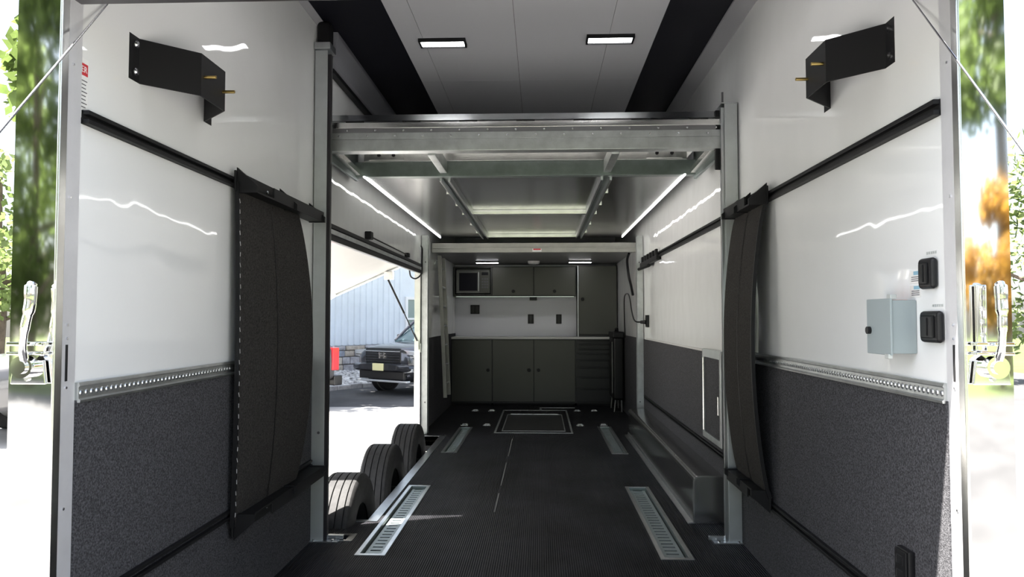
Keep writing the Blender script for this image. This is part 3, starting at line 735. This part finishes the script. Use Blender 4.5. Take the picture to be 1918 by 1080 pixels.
# ------------------------------------------------------------------ wheel box on the right, access door
t = thing('wheel_box', 'long rounded aluminium wheel box along the right wall', 'box', (1.05, 6.4, 0))
pr = [(XR-.009, .003), (.953, .003)]
for k in range(7):
    a = math.pi - k*math.pi/12
    pr.append((.953+.035+.035*math.cos(a), .255+.035*math.sin(a)))
pr.append((XR-.009, .29))
MB().prism(pr, 'y', 4.69, 8.17).build('box_shell', 'wheelbox', t, ang=50)
MB().prism([(.953, .003), (.935, .003), (.912, .001), (.912, .006), (.945, .012), (.948, .035), (.953, .035)], 'y', 4.69, 8.17).build('base_angle', 'alu', t)
MB().sheet([(pr[1][0]-.001, .01)] + [(p[0]-.001, p[1]+.001) for p in pr[2:9]] + [(XR-.010, .291)], .008, 'y', 4.680, 4.70).build('edge_bead', 'bright', t)
t = thing('access_door', 'aluminium framed carpeted access door behind the right lift post', 'door', (XR, 4.97, .46))
y0, y1, z0, z1 = 4.70, 5.235, .462, 1.068
MB().box(XR-.014, XR-.008, y0+.04, y1-.04, z0+.04, z1-.05).build('carpet_infill', 'carpet', t)
MB().box(XR-.024, XR-.008, y1-.045, y1, z0, z1, .003).build('stile', 'alu_soft', t)
MB().box(XR-.024, XR-.008, y0, y0+.045, z0, z1, .003).build('stile', 'alu_soft', t)
MB().box(XR-.024, XR-.008, y0+.045, y1-.045, z1-.055, z1, .003).build('rail', 'galv', t)
MB().box(XR-.024, XR-.008, y0+.045, y1-.045, z0, z0+.04, .003).build('rail', 'alu_soft', t)
MB().cyl((XR-.026, y1-.05, z0+.05), (XR-.026, y1-.05, z1-.06), .006, n=8).build('hinge', 'bright', t)
MB().box(XR-.034, XR-.024, y0+.05, y0+.075, .66, .78, .004).build('pull', 'bright', t)
MB().box(XR-.0105, XR-.0, 4.36, 8.17, 1.045, 1.06, .003).build('trim_11', 'counter', kind='structure', label='pale cap strip over the carpet on the far right wall')

# ------------------------------------------------------------------ lights on the ceiling
def ceiling_light(x, y, z, w, d, m, label, group):
    t = thing('ceiling_light', label, 'light', (x, y, z-.022), group)
    MB().slab([x-w/2, x-w/2+.012, x+w/2-.012, x+w/2], [y-d/2, y-d/2+.012, y+d/2-.012, y+d/2], lambda u, v: abs(u-x) < w/2-.012 and abs(v-y) < d/2-.012, 'z', z-.022, z).build('bezel', 'black_metal', t)
    MB().box(x-w/2+.012, x+w/2-.012, y-d/2+.012, y+d/2-.012, z-.016 if m == 'led' else z-.030, z-.004, .003).build('lens', m, t)
    return t
ceiling_light(-.625, 4.655, HC, .30, .12, 'led', 'bright rectangular LED light on the ceiling near the doorway side black strip', 'high ceiling lights')
ceiling_light(.44, 4.63, HC, .30, .12, 'led', 'bright rectangular LED light on the ceiling near the right black strip', 'high ceiling lights')
ceiling_light(-.625, 2.75, HC, .30, .12, 'led', 'LED ceiling light above the rear opening on the left, behind the header', 'high ceiling lights')
ceiling_light(.44, 2.75, HC, .30, .12, 'led', 'LED ceiling light above the rear opening on the right, behind the header', 'high ceiling lights')
mz = MB().box(XL, XR, 8.95, YF, 2.10, 2.14).build('ceiling_lowered', 'low_ceiling', kind='structure', label='dark low ceiling over the workbench')
ceiling_light(-.775, 10.68, 2.10, .34, .10, 'led_far', 'slim LED light above the microwave cabinet', 'low ceiling lights')
ceiling_light(.565, 10.63, 2.10, .34, .10, 'led_far', 'slim LED light above the tall cabinet', 'low ceiling lights')
t = thing('smoke_alarm', 'small pale fixture between the two slim lights over the workbench', 'alarm', (-.10, 10.65, 2.05))
MB().lathe([(0, 0), (.07, 0), (.085, .015), (.09, .045), (0, .045)], (-.10, 10.65, 2.053), 'z', 20).build('housing', 'counter', t)
MB().lathe([(0, 0), (.03, 0), (.035, .008), (0, .008)], (-.10, 10.65, 2.046), 'z', 14).build('grille', 'alu_soft', t)

# ------------------------------------------------------------------ workbench end
def cab_door(par, x0, x1, y, z0, z1, kx, kz, mat='cabinet'):
    d = MB().box(x0+.006, x1-.006, y-.02, y, z0+.006, z1-.006, .004).build('door', mat, par)
    MB().lathe([(.010, 0), (.010, -.012), (.027, -.016), (.025, -.030), (0, -.032)], (kx, y-.02, kz), 'y', 14).build('knob', 'plastic', d)
YB = 10.90
t = thing('base_cabinet', 'single-door dark grey base cabinet in the corner by the ladder', 'cabinet', (-1.02, YB+.28, 0), 'base cabinets under the worktop')
MB().box(XL+.012, -.716, YB, YF-.01, .03, .965).build('body', 'cab_black', t)
cab_door(t, XL+.012, -.716, YB, .05, .96, -.775, .515)
MB().box(XL+.03, -.73, YB+.03, YB+.05, 0, .03).build('plinth', 'dark', t)
t = thing('base_cabinet', 'double-door dark grey base cabinet in the middle under the worktop', 'cabinet', (-.1, YB+.28, 0), 'base cabinets under the worktop')
MB().box(-.714, .508, YB, YF-.01, .03, .965).build('body', 'cab_black', t)
cab_door(t, -.714, -.103, YB, .05, .96, -.175, .515)
cab_door(t, -.103, .508, YB, .05, .96, -.035, .515)
MB().box(-.70, .49, YB+.03, YB+.05, 0, .03).build('plinth', 'dark', t)
t = thing('drawer_unit', 'black drawer unit under the right end of the worktop', 'cabinet', (.82, YB+.28, 0))
MB().box(.51, XR-.012, YB, YF-.01, .03, .965).build('body', 'cab_black', t)
zz = [.05, .25, .42, .56, .67, .76, .83, .90, .96]
for k in range(8):
    d = MB().box(.525, XR-.02, YB-.018, YB, zz[k]+.004, zz[k+1]-.004, .003).build('drawer', 'cab_black', t)
    MB().box(.56, XR-.06, YB-.028, YB-.018, zz[k+1]-.022, zz[k+1]-.012, .003).build('pull', 'plastic', d)
MB().box(.53, XR-.03, YB+.03, YB+.05, 0, .03).build('plinth', 'dark', t)
MB().box(XL+.01, 1.10, YB-.03, YF-.006, .968, 1.0, .004).build('worktop', 'counter', label='pale continuous worktop across the dark base cabinets', cat='worktop')
YU = 11.14
t = thing('microwave_cabinet', 'open wall cabinet holding the microwave beside the ladder', 'cabinet', (-1.03, YU+.15, 1.61), 'wall cabinets over the worktop')
MB().box(XL+.012, -.736, YU, YF-.01, 1.605, 1.635).build('bottom_panel', 'cab_black', t)
MB().box(XL+.012, -.736, YU, YF-.01, 2.035, 2.055).build('top_panel', 'cab_black', t)
MB().box(XL+.012, XL+.032, YU, YF-.01, 1.635, 2.035).build('side_panel', 'cab_black', t)
MB().box(-.756, -.736, YU, YF-.01, 1.635, 2.035).build('side_panel', 'cab_black', t)
t = thing('microwave', 'microwave oven with a dark door inside the open wall cabinet', 'microwave', (-1.03, YU+.15, 1.637))
MB().box(-1.285, -.765, YU+.03, YF-.03, 1.65, 2.005, .006).build('casing', 'micro', t)
dd = MB().box(-1.278, -.925, YU+.005, YU+.03, 1.655, 2.0, .005).build('door', 'micro', t)
MB().box(-1.235, -.96, YU-.001, YU+.005, 1.69, 1.96, .002).build('window', 'black_gloss', dd)
MB().box(-.946, -.932, YU-.02, YU+.006, 1.68, 1.97, .004).build('handle', 'alu_soft', dd)
pp = MB().box(-.92, -.77, YU+.005, YU+.03, 1.655, 2.0, .004).build('control_panel', 'cabinet', t)
MB().box(-.895, -.795, YU+.001, YU+.005, 1.925, 1.97).build('display', 'black_gloss', pp)
for i in range(3):
    for j in range(4): MB().box(-.893+i*.036, -.867+i*.036, YU+.001, YU+.005, 1.73+j*.042, 1.755+j*.042).build('button', 'ink', pp)
for q in (-1.2, -.85): MB().box(q-.02, q+.02, YU+.06, YU+.1, 1.635, 1.65).build('foot', 'plastic', t)
for lb, x0, x1, kx in (('dark grey wall cabinet next to the microwave', -.734, -.106, -.415), ('dark grey wall cabinet next to the tall cabinet', -.104, .525, .205)):
    t = thing('wall_cabinet', lb, 'cabinet', ((x0+x1)/2, YU+.15, 1.61), 'wall cabinets over the worktop')
    MB().box(x0, x1, YU, YF-.01, 1.605, 2.055).build('body', 'cab_black', t)
    cab_door(t, x0, x1, YU, 1.612, 2.05, kx, 1.68)
t = thing('tall_cabinet', 'tall dark grey cabinet standing on the worktop at the right', 'cabinet', (.85, 11.25, 1.0))
MB().box(.545, XR-.012, 11.10, YF-.01, 1.001, 2.065).build('body', 'cab_black', t)
cab_door(t, .565, XR-.015, 11.10, 1.03, 2.06, .62, 1.56)
MB().box(.548, .565, 11.08, 11.10, 1.001, 2.06, .002).build('edge_strip', 'galv', t)
MB().box(-1.28, .50, YU+.01, YU+.022, 1.597, 1.604, .002).build('light_strip', 'led_dim', label='thin glowing strip light under the wall cabinets', cat='light')
MB().box(-.17, -.06, YU+.06, YU+.13, 1.545, 1.60, .008).build('puck_light', 'plastic', label='small black fixture hanging under the wall cabinets', cat='fixture')
def outlet(x0, x1, z0, z1, label, n):
    t = thing('outlet', label, 'outlet', ((x0+x1)/2, YF, z0), 'black outlets over the worktop')
    MB().box(x0, x1, YF-.014, YF, z0, z1, .004).build('cover_plate', 'plastic', t)
    for k in range(n):
        xc = x0+(x1-x0)*(k+.5)/n
        MB().box(xc-.018, xc+.018, YF-.018, YF-.014, z0+.02, z1-.02, .003).build('receptacle', 'cab_black', t)
outlet(-1.09, -.95, 1.34, 1.48, 'black double outlet plate nearest the ladder over the worktop', 2)
outlet(-.20, -.11, 1.19, 1.335, 'black outlet in the middle of the wall over the worktop', 1)
outlet(.235, .32, 1.19, 1.335, 'black outlet nearest the tall cabinet over the worktop', 1)

# ------------------------------------------------------------------ ladder, black case, cables at the far end
t = thing('ladder', 'narrow aluminium ladder fixed along the far left wall', 'ladder', (-1.23, 9.35, .28))
for y in (9.18, 9.55):
    MB().prism([(-1.29, 2.06), (-1.245, 2.06), (-1.165, .29), (-1.21, .29)], 'y', y, y+.035, .003).build('rail', 'beam', t)
for k in range(7):
    f = (k+.5)/7; z = .33+f*1.7; x = -1.1875-f*.078
    MB().cyl((x, 9.21, z), (x, 9.56, z), .013, n=10).build('rung', 'alu', t)
for y in (9.19, 9.56):
    MB().tube([(-1.26, y+.01, 1.98), (XL+.02, y+.01, 2.0), (XL+.001, y+.01, 1.95)], .008, 6).build('hook', 'alu', t)
t = thing('tool_case', 'tall black case with a carrying handle against the far right wall', 'case', (1.05, 10.4, 0))
MB().box(.985, XR-.014, 10.15, 10.72, .16, 1.02, .03, 3).build('body', 'plastic', t)
MB().box(.975, XR-.012, 10.13, 10.74, 1.0, 1.09, .02, 3).build('lid', 'plastic', t)
MB().tube([(1.06, 10.3, 1.09), (1.06, 10.32, 1.13), (1.06, 10.52, 1.13), (1.06, 10.55, 1.09)], .012, 8).build('handle', 'plastic', t)
for y in (10.2, 10.66): MB().tube([(1.02, y, .17), (1.0, y-.02, .0), (1.1, y-.02, .0), (1.1, y, .17)], .012, 8).build('leg', 'micro', t)
MB().box(.970, .984, 10.2, 10.24, .25, .95, .003).build('grey_edge', 'micro', t)
t = thing('plug', 'black plug block on the far right wall trailing a cable', 'plug', (XR, 7.95, 1.19))
MB().box(XR-.03, XR-.001, 7.9, 8.0, 1.18, 1.31, .005).build('socket_box', 'plastic', t)
MB().cyl((XR-.03, 7.95, 1.235), (XR-.085, 7.97, 1.235), .022, .016, 12).build('plug_body', 'plastic', t)
MB().tube([(XR-.085, 7.97, 1.235), (XR-.13, 8.1, 1.25), (XR-.10, 8.6, 1.36), (XR-.07, 9.0, 1.50), (XR-.06, 9.3, 1.58), (XR-.07, 9.6, 1.55), (XR-.05, 9.8, 1.30), (XR-.03, 9.9, 1.02)], .008, 8, 6).build('cable', 'plastic', t)
MB().tube([(XR-.08, 9.0, 2.06), (XR-.09, 9.1, 1.98), (XR-.06, 9.2, 1.80), (XR-.04, 9.15, 1.68), (XR-.03, 9.05, 1.56)], .016, 8, 6).build('hanging_hose', 'plastic', label='thick black cable hanging down from the far right end of the lift beam', cat='cable')
t = thing('hook_rail', 'black rail of stubby hooks at the end of the far right rail', 'rail', (XR, 7.9, 1.83))
MB().box(XR-.05, XR-.02, 7.08, 8.25, 1.835, 1.885, .004).build('bar', 'black_metal', t)
MB().box(XR-.022, XR, 7.1, 8.24, 1.84, 1.862, .002).build('wall_plate', 'black_metal', t)
for k in range(6): MB().box(XR-.048, XR-.022, 7.14+k*.19, 7.22+k*.19, 1.885, 1.945, .006).build('hook', 'black_metal', t)
MB().cyl((XR-.06, 7.5, 1.81), (XR-.06, 8.25, 1.82), .018, n=8).build('tube', 'black_metal', t)

# ------------------------------------------------------------------ trailer wheels under the doorway
TY = [4.88, 6.0, 7.16]
tl = ['black trailer tyre nearest the left post, lowest part in sun', 'black trailer tyre in the middle of the three', 'black trailer tyre farthest inside the doorway']
base = None
for y, lb in zip(TY, tl):
    if base is None:
        x, z, r = -1.285, -.15, .405
        t = thing('trailer_wheel', lb, 'wheel', (x, y, G), 'trailer wheels'); base = t
        w = .117
        prof = [(.21, w*.85), (.25, w*1.0), (.32, w*1.06), (r-.045, w*1.02), (r-.018, w*.94), (r-.004, w*.82)]
        gx = [.62, .21, -.21, -.62]
        for g in gx:
            prof += [(r, w*g+.005+.001), (r, w*g+.004), (r-.013, w*g+.003), (r-.013, w*g-.003), (r, w*g-.004), (r, w*g-.005-.001)]
        prof += [(r-.004, -w*.82), (r-.018, -w*.94), (r-.045, -w*1.02), (.32, -w*1.06), (.25, -w), (.21, -w*.85)]
        MB().lathe(prof, (x, y, z), 'x', 64).build('tyre', 'black_rubber', t, ang=28)
        MB().lathe([(.212, .09), (.20, .075), (.18, .03), (.10, .025), (.10, .05), (0, .05)], (x, y, z), 'x', 32).build('rim', 'dark', t)
        MB().lathe([(.212, -.1), (.19, -.09), (.17, -.03), (.08, -.05), (.07, -.09), (0, -.095)], (x, y, z), 'x', 32).build('rim', 'steel_rim', t)
        MB().lathe([(.075, .04), (.07, .11), (.03, .14), (0, .14)], (x, y, z), 'x', 18).build('hub', 'black_metal', t)
    else:
        o = copy_tree(base); o.location = (x, y, G); o['label'] = lb
# axle beam side of the frame below the floor
MB().box(-1.07, -.99, 4.3, 8.4, -.36, -.161).build('chassis_rail', 'black_metal', kind='structure', label='black chassis rail under the floor edge behind the tyres')

# ------------------------------------------------------------------ building across the yard
BY = 20.2
bl = MB().box(-9.2, 8.0, BY, BY+6, G-.1, 6.2).build('building_wall', 'siding', kind='structure', label='pale blue-grey ribbed metal building across the yard')
k = -9.1
while k < 7.9:
    if not (-.72 < k < .52):
        MB().prism([(k, BY), (k+.02, BY-.035), (k+.07, BY-.035), (k+.09, BY)], 'z', .50, 6.2).build('siding_rib', 'siding', bl)
    k += .235
w1 = thing('window_1', None, None, (-.1, BY, .5)); w1['kind'] = 'structure'; w1['label'] = 'white framed window in the blue building, partly behind the far post'
x0, x1, z0, z1 = -.62, .44, .55, 1.95
MB().slab([x0, x0+.09, (x0+x1)/2-.03, (x0+x1)/2+.03, x1-.09, x1], [z0, z0+.09, (z0+z1)/2-.03, (z0+z1)/2+.03, z1-.09, z1], lambda u, v: (x0+.09 < u < x1-.09 and z0+.09 < v < z1-.09 and abs(u-(x0+x1)/2) > .03 and abs(v-(z0+z1)/2) > .03), 'y', BY-.06, BY).build('window_frame', 'frame_white', w1)
for i in (0, 1):
    for j in (0, 1):
        xa = x0+.09 if i == 0 else (x0+x1)/2+.03; za = z0+.09 if j == 0 else (z0+z1)/2+.03
        MB().box(xa, xa+(x1-x0)/2-.12, BY-.02, BY-.001, za, za+(z1-z0)/2-.12).build('pane', 'glass', w1)
st = MB().box(-9, 8, BY-.12, BY, G-.1, .48).build('wall_stone', 'mortar', kind='structure', label='fieldstone base wall under the blue siding')
z = G+.02; row = 0
while z < .40:
    h = rnd.choice([.14, .18, .22, .26]); h = min(h, .48-z); x = -6.5+rnd.random()*.2
    while x < 4.0:
        w = rnd.uniform(.22, .52)
        dp = rnd.uniform(.03, .08)
        MB().box(x+.01, x+w-.01, BY-.12-dp, BY-.10, z+.01, z+h-.01, .02, 1).build('stone', rnd.choice(['stone_a', 'stone_a', 'stone_b', 'stone_c']), st, flat=True)
        x += w
    z += h
# gravel bank with kerb
b = MB()
for k in range(1500):
    x = rnd.uniform(-7.0, 1.5); f = rnd.random(); y = 18.6+f*1.28; z = G+.02+f*.30; r = rnd.uniform(.04, .09)
    bm2 = bmesh.ops.create_icosphere(b.bm, subdivisions=1, radius=r, matrix=Matrix.Translation((x, y, z)) @ Matrix.Rotation(rnd.random()*3, 4, 'Z') @ Matrix.Diagonal((1.3, 1, .7, 1)))
b.build('gravel', 'gravel', kind='stuff', label='pale loose gravel bank at the foot of the stone wall', flat=True)
MB().prism([(18.55, G-.1), (20.07, G-.1), (20.07, G+.28), (18.55, G+.0)], 'x', -9, 8).build('ground_bank', 'mortar', kind='structure', label='earth bank under the gravel')
kb = MB().box(-9, 4, 18.46, 18.54, G-.1, G+.02).build('kerb', 'mortar', kind='structure', label='low stone kerb edging the gravel bank')
x = -6.5
while x < 3.9:
    w = rnd.uniform(.35, .5)
    MB().box(x, x+w-.015, 18.42+rnd.uniform(0, .02), 18.56, G-.02, G+.10+rnd.uniform(0, .03), .015, 1).build('kerb_block', 'kerb', kb, flat=True)
    x += w

# the building, bank and kerb run obliquely away from the trailer
_pv = Vector((-5.3, 18.3, 0)); _rm = Matrix.Translation(_pv) @ Matrix.Rotation(R(56.5), 4, 'Z') @ Matrix.Translation(-_pv)
for o in [o for o in SC.objects if o.parent is None and o.name.split('.')[0] in ('building_wall', 'window_1', 'wall_stone', 'gravel', 'ground_bank', 'kerb')]:
    o.location = _rm @ o.location; o.rotation_euler = (0, 0, R(56.5))

# ------------------------------------------------------------------ vehicles
def superring(y, w, z0, z1, n=22, e=3.2):
    pts = []
    for i in range(n):
        a = 2*math.pi*i/n; c, s_ = math.cos(a), math.sin(a)
        pts.append((w*math.copysign(abs(c)**(2/e), c), y, (z0+z1)/2+(z1-z0)/2*math.copysign(abs(s_)**(2/e), s_)))
    return pts
def loft(b, rings):
    G_ = b.surf(rings, close=True)
    b._face(G_[0]); b._face(G_[-1][::-1])
    return b
def pickup(name, label, loc, rz, paint, emblem=True):
    """front of the vehicle at local y = 0, body along +y, ground at z = 0"""
    t = thing(name, label, 'car', (0, 0, 0))
    b = MB()
    loft(b, [superring(-.02, .70, .40, .98), superring(.03, .80, .32, 1.03), superring(.16, .90, .28, 1.07), superring(.45, .96, .26, 1.10), superring(1.1, .99, .26, 1.16), superring(1.55, 1.0, .26, 1.18), superring(3.6, 1.0, .28, 1.16), superring(5.0, .98, .34, 1.14), superring(5.25, .93, .42, 1.10)])
    b.build('body', paint, t, ang=40)
    b = MB()
    loft(b, [superring(1.15, .80, 1.08, 1.16, e=4), superring(1.55, .78, 1.10, 1.44, e=4), superring(2.05, .72, 1.12, 1.72, e=4), superring(2.9, .70, 1.12, 1.78, e=4), superring(3.6, .70, 1.12, 1.74, e=4), superring(3.85, .70, 1.12, 1.18, e=4)])
    b.build('cabin', 'car_glass', t, ang=40)
    b = MB()
    for s in (-1, 1):
        b.tube([(s*.80, 1.18, 1.14), (s*.765, 1.58, 1.45), (s*.70, 2.1, 1.75), (s*.69, 3.0, 1.80), (s*.69, 3.6, 1.76), (s*.73, 3.9, 1.2)], .035, 8, 4)
        b.tube([(s*.72, 2.65, 1.79), (s*.83, 2.68, 1.15)], .04, 8)
    b.box(-.69, .69, 2.25, 3.55, 1.755, 1.80, .02)
    b.build('roof_and_pillars', paint, t)
    b = MB().box(-.53, .53, -.045, .05, .70, 1.0, .03)
    b.build('grille', 'car_black', t); g = t.children[-1]
    for k in range(5): MB().box(-.51, .51, -.055, -.04, .725+k*.055, .742+k*.055, .003).build('slat', 'lamp_clear' if k == 4 else 'car_paint', g)
    MB().box(-.54, .54, -.05, -.03, .995, 1.02, .006).build('chrome_bar', 'car_black', g)
    if emblem:
        b = MB()
        for s in (-1, 1): b.prism([(s*.045, .80), (s*.075, .80), (s*.085, .93), (s*.05, .93)], 'y', -.075, -.055)
        b.box(-.05, .05, -.075, -.055, .85, .875)
        b.build('emblem', 'chrome', g)
    for s in (-1, 1):
        h = MB().prism([(s*.56, .78), (s*.90, .84), (s*.93, .96), (s*.56, .985)], 'y', .02, .30, .01).build('headlamp', 'lamp_clear', t)
        MB().box(s*.56, s*.86, .0, .05, .865, .885).build('lamp_bar', 'chrome', h)
        MB().prism([(s*.60, .50), (s*.86, .53), (s*.88, .60), (s*.64, .62)], 'y', -.06, .2, .01).build('fog_lamp', 'lamp_clear', t)
        m = MB().box(s*1.02, s*1.20, 1.62, 1.72, 1.14, 1.28, .03).build('door_mirror', paint, t)
    b = MB()
    loft(b, [superring(-.16, .62, .56, .68, e=4), superring(-.10, .84, .52, .70, e=4), superring(.10, .94, .50, .70, e=4)])
    b.build('bumper', paint, t)
    MB().box(-.66, .66, -.09, .0, .36, .54, .02).build('lower_intake', 'car_black', t)
    MB().box(-.76, .76, -.10, .02, .30, .345, .012).build('skid_strip', 'lamp_clear', t)
    MB().box(-.16, .16, -.185, -.165, .545, .70, .004).build('number_plate', 'plate', t)
    for s in (-1, 1):
        for y in (.95, 4.15):
            wname = MB().lathe([(.20, .10), (.27, .115), (.34, .11), (.37, .08), (.37, -.08), (.34, -.11), (.27, -.115), (.20, -.10)], (s*.86, y, .37), 'x', 32).build('tyre', 'black_rubber', t)
            MB().lathe([(.22, s*.09), (.20, s*.10), (.10, s*.085), (0, s*.09)], (s*.86, y, .37), 'x', 24).build('rim', 'steel_rim', wname)
            MB().lathe([(.44, -.05), (.46, .0), (.43, .11), (.40, .11), (.40, -.05)], (s*.90, y, .40), 'x', 28).build('wheel_arch', 'car_black', t)
    for s in (-1, 1): MB().box(s*.82, s*.96, 5.16, 5.27, .72, 1.06, .02).build('tail_lamp', 'lamp_red', t)
    t.location = loc; t.rotation_euler = (0, 0, rz)
    return t
suv = pickup('car', 'dark grey pickup nose with a barred grille parked facing the trailer', (-3.72, 17.45, G), R(-33), 'car_paint')
suv.scale = (1.1, 1.1, 1.1)
# rear corner of another pickup, only its tail shows past the lift post
t = thing('pickup_truck', 'charcoal pickup with a red tail lamp showing past the left lift post', 'truck', (0, 0, 0))
b = MB(); loft(b, [superring(0, .92, .50, 1.10, e=6), superring(.06, .98, .45, 1.14, e=6), superring(1.6, 1.0, .42, 1.15, e=6), superring(3.9, 1.0, .40, 1.16, e=6), superring(5.3, .95, .40, 1.05, e=5), superring(5.5, .82, .45, .95, e=5)])
b.build('body', 'truck_paint', t, ang=40)
b = MB(); loft(b, [superring(1.7, .84, 1.10, 1.16, e=5), superring(1.85, .80, 1.10, 1.75, e=5), superring(3.1, .80, 1.10, 1.80, e=5), superring(3.9, .86, 1.10, 1.20, e=5)])
b.build('cabin', 'car_glass', t, ang=40)
MB().box(-.78, .78, 1.9, 3.1, 1.78, 1.83, .02).build('roof', 'truck_paint', t)
MB().box(-.70, .70, -.03, .02, .62, 1.08, .01).build('tailgate', 'truck_paint', t)
for s in (-1, 1): MB().prism([(s*.84, .66), (s*1.0, .66), (s*1.005, 1.06), (s*.86, 1.08)], 'y', -.03, .12, .01).build('tail_lamp', 'lamp_red', t)
MB().box(-.95, .95, -.16, .04, .38, .56, .02).build('bumper', 'car_black', t)
for s in (-1, 1):
    for y in (1.1, 4.5):
        q = MB().lathe([(.20, .10), (.27, .115), (.34, .11), (.37, .08), (.37, -.08), (.34, -.11), (.27, -.115), (.20, -.10)], (s*.86, y, .37), 'x', 28).build('tyre', 'black_rubber', t)
        MB().lathe([(.22, s*.09), (.20, s*.10), (.10, s*.085), (0, s*.09)], (s*.86, y, .37), 'x', 20).build('rim', 'steel_rim', q)
t.location = (-5.16, 15.83, G); t.rotation_euler = (0, 0, R(146.6)); t.scale = (1.15, 1.15, 1.15)

# ------------------------------------------------------------------ trees
def tree(name, label, x, y, h, cr, cz0, mat, n, seed, leaf=.30, group='trees around the yard'):
    rr = random.Random(seed)
    t = thing(name, label, 'tree', (x, y, G-.06), group)
    b = MB().tube([(x, y, G-.1), (x+.1, y+.05, h*.3), (x-.05, y, h*.6), (x, y, h*.85)], [h*.028, h*.022, h*.016, h*.006], 8)
    for k in range(7):
        a = rr.random()*6.28; z0 = cz0+(h-cz0)*rr.uniform(.05, .5)
        b.tube([(x, y, z0), (x+cr*.4*math.cos(a), y+cr*.4*math.sin(a), z0+.5), (x+cr*.75*math.cos(a), y+cr*.75*math.sin(a), z0+1.0)], [h*.010, h*.007, h*.003], 6)
    b.build('trunk', 'bark', t)
    cl = []
    for k in range(26):
        a = rr.random()*6.28; q = rr.random()**.6; zz = rr.uniform(.08, .95)
        rad = cr*q*math.sin(math.pi*min(.95, zz*.75+.2))
        cl.append((Vector((x+rad*math.cos(a), y+rad*math.sin(a), cz0+(h-cz0)*zz)), cr*rr.uniform(.22, .38)))
    b = MB()
    for k in range(n):
        c, r0 = cl[k % len(cl)]
        d = Vector((rr.gauss(0, 1), rr.gauss(0, 1), rr.gauss(0, .8))).normalized()
        p = c + d*r0*rr.random()**.35
        u = Vector((rr.gauss(0, 1), rr.gauss(0, 1), rr.gauss(0, 1))).normalized(); v = u.orthogonal().normalized()
        s_ = leaf*rr.uniform(.6, 1.2)
        b.quad(p-u*s_*.5, p+v*s_*.28, p+u*s_*.5, p-v*s_*.28)
    b.build('foliage', mat, t, kind='stuff', flat=True)
tree('leafy_tree', 'tall leafy green tree behind the drive on the left', -14.5, -16.5, 13, 5.0, .8, 'leaf', 9000, 1, .5)
tree('leafy_tree', 'broad leafy tree farther left behind the drive', -22, -24, 13, 5.5, .5, 'leaf_pale', 6000, 2, .6)
tree('leafy_tree', 'leafy tree on the lawn behind the camera left of centre', -8, -24, 12, 4.5, 2, 'leaf', 5000, 3, .5)
tree('golden_tree', 'small golden autumn tree on the lawn, mirrored in the right post', 12.4, -15.5, 4.9, 2.3, .9, 'leaf_gold', 5000, 4, .3)
tree('leafy_tree', 'very tall green tree on the lawn behind the golden tree', 15.5, -20, 15, 4.6, 7.6, 'leaf', 7000, 5, .5)
tree('leafy_tree', 'green tree on the lawn far behind the camera at right', 5, -30, 12, 5, 2, 'leaf', 4000, 6, .5)
tree('leafy_tree', 'pale green tree outside the left edge of the picture', -16.6, 22, 6.6, 2.6, .6, 'leaf_pale', 2200, 7)
tree('leafy_tree', 'pale green tree outside the right edge of the picture', 13.6, 19.5, 6.2, 2.9, .2, 'leaf_pale', 3800, 8)
tree('leafy_tree', 'tall shade tree in the gravel bed beside the parked vehicles', -7.5, 16.2, 11.5, 3.5, 4.8, 'leaf', 7000, 9, .42)
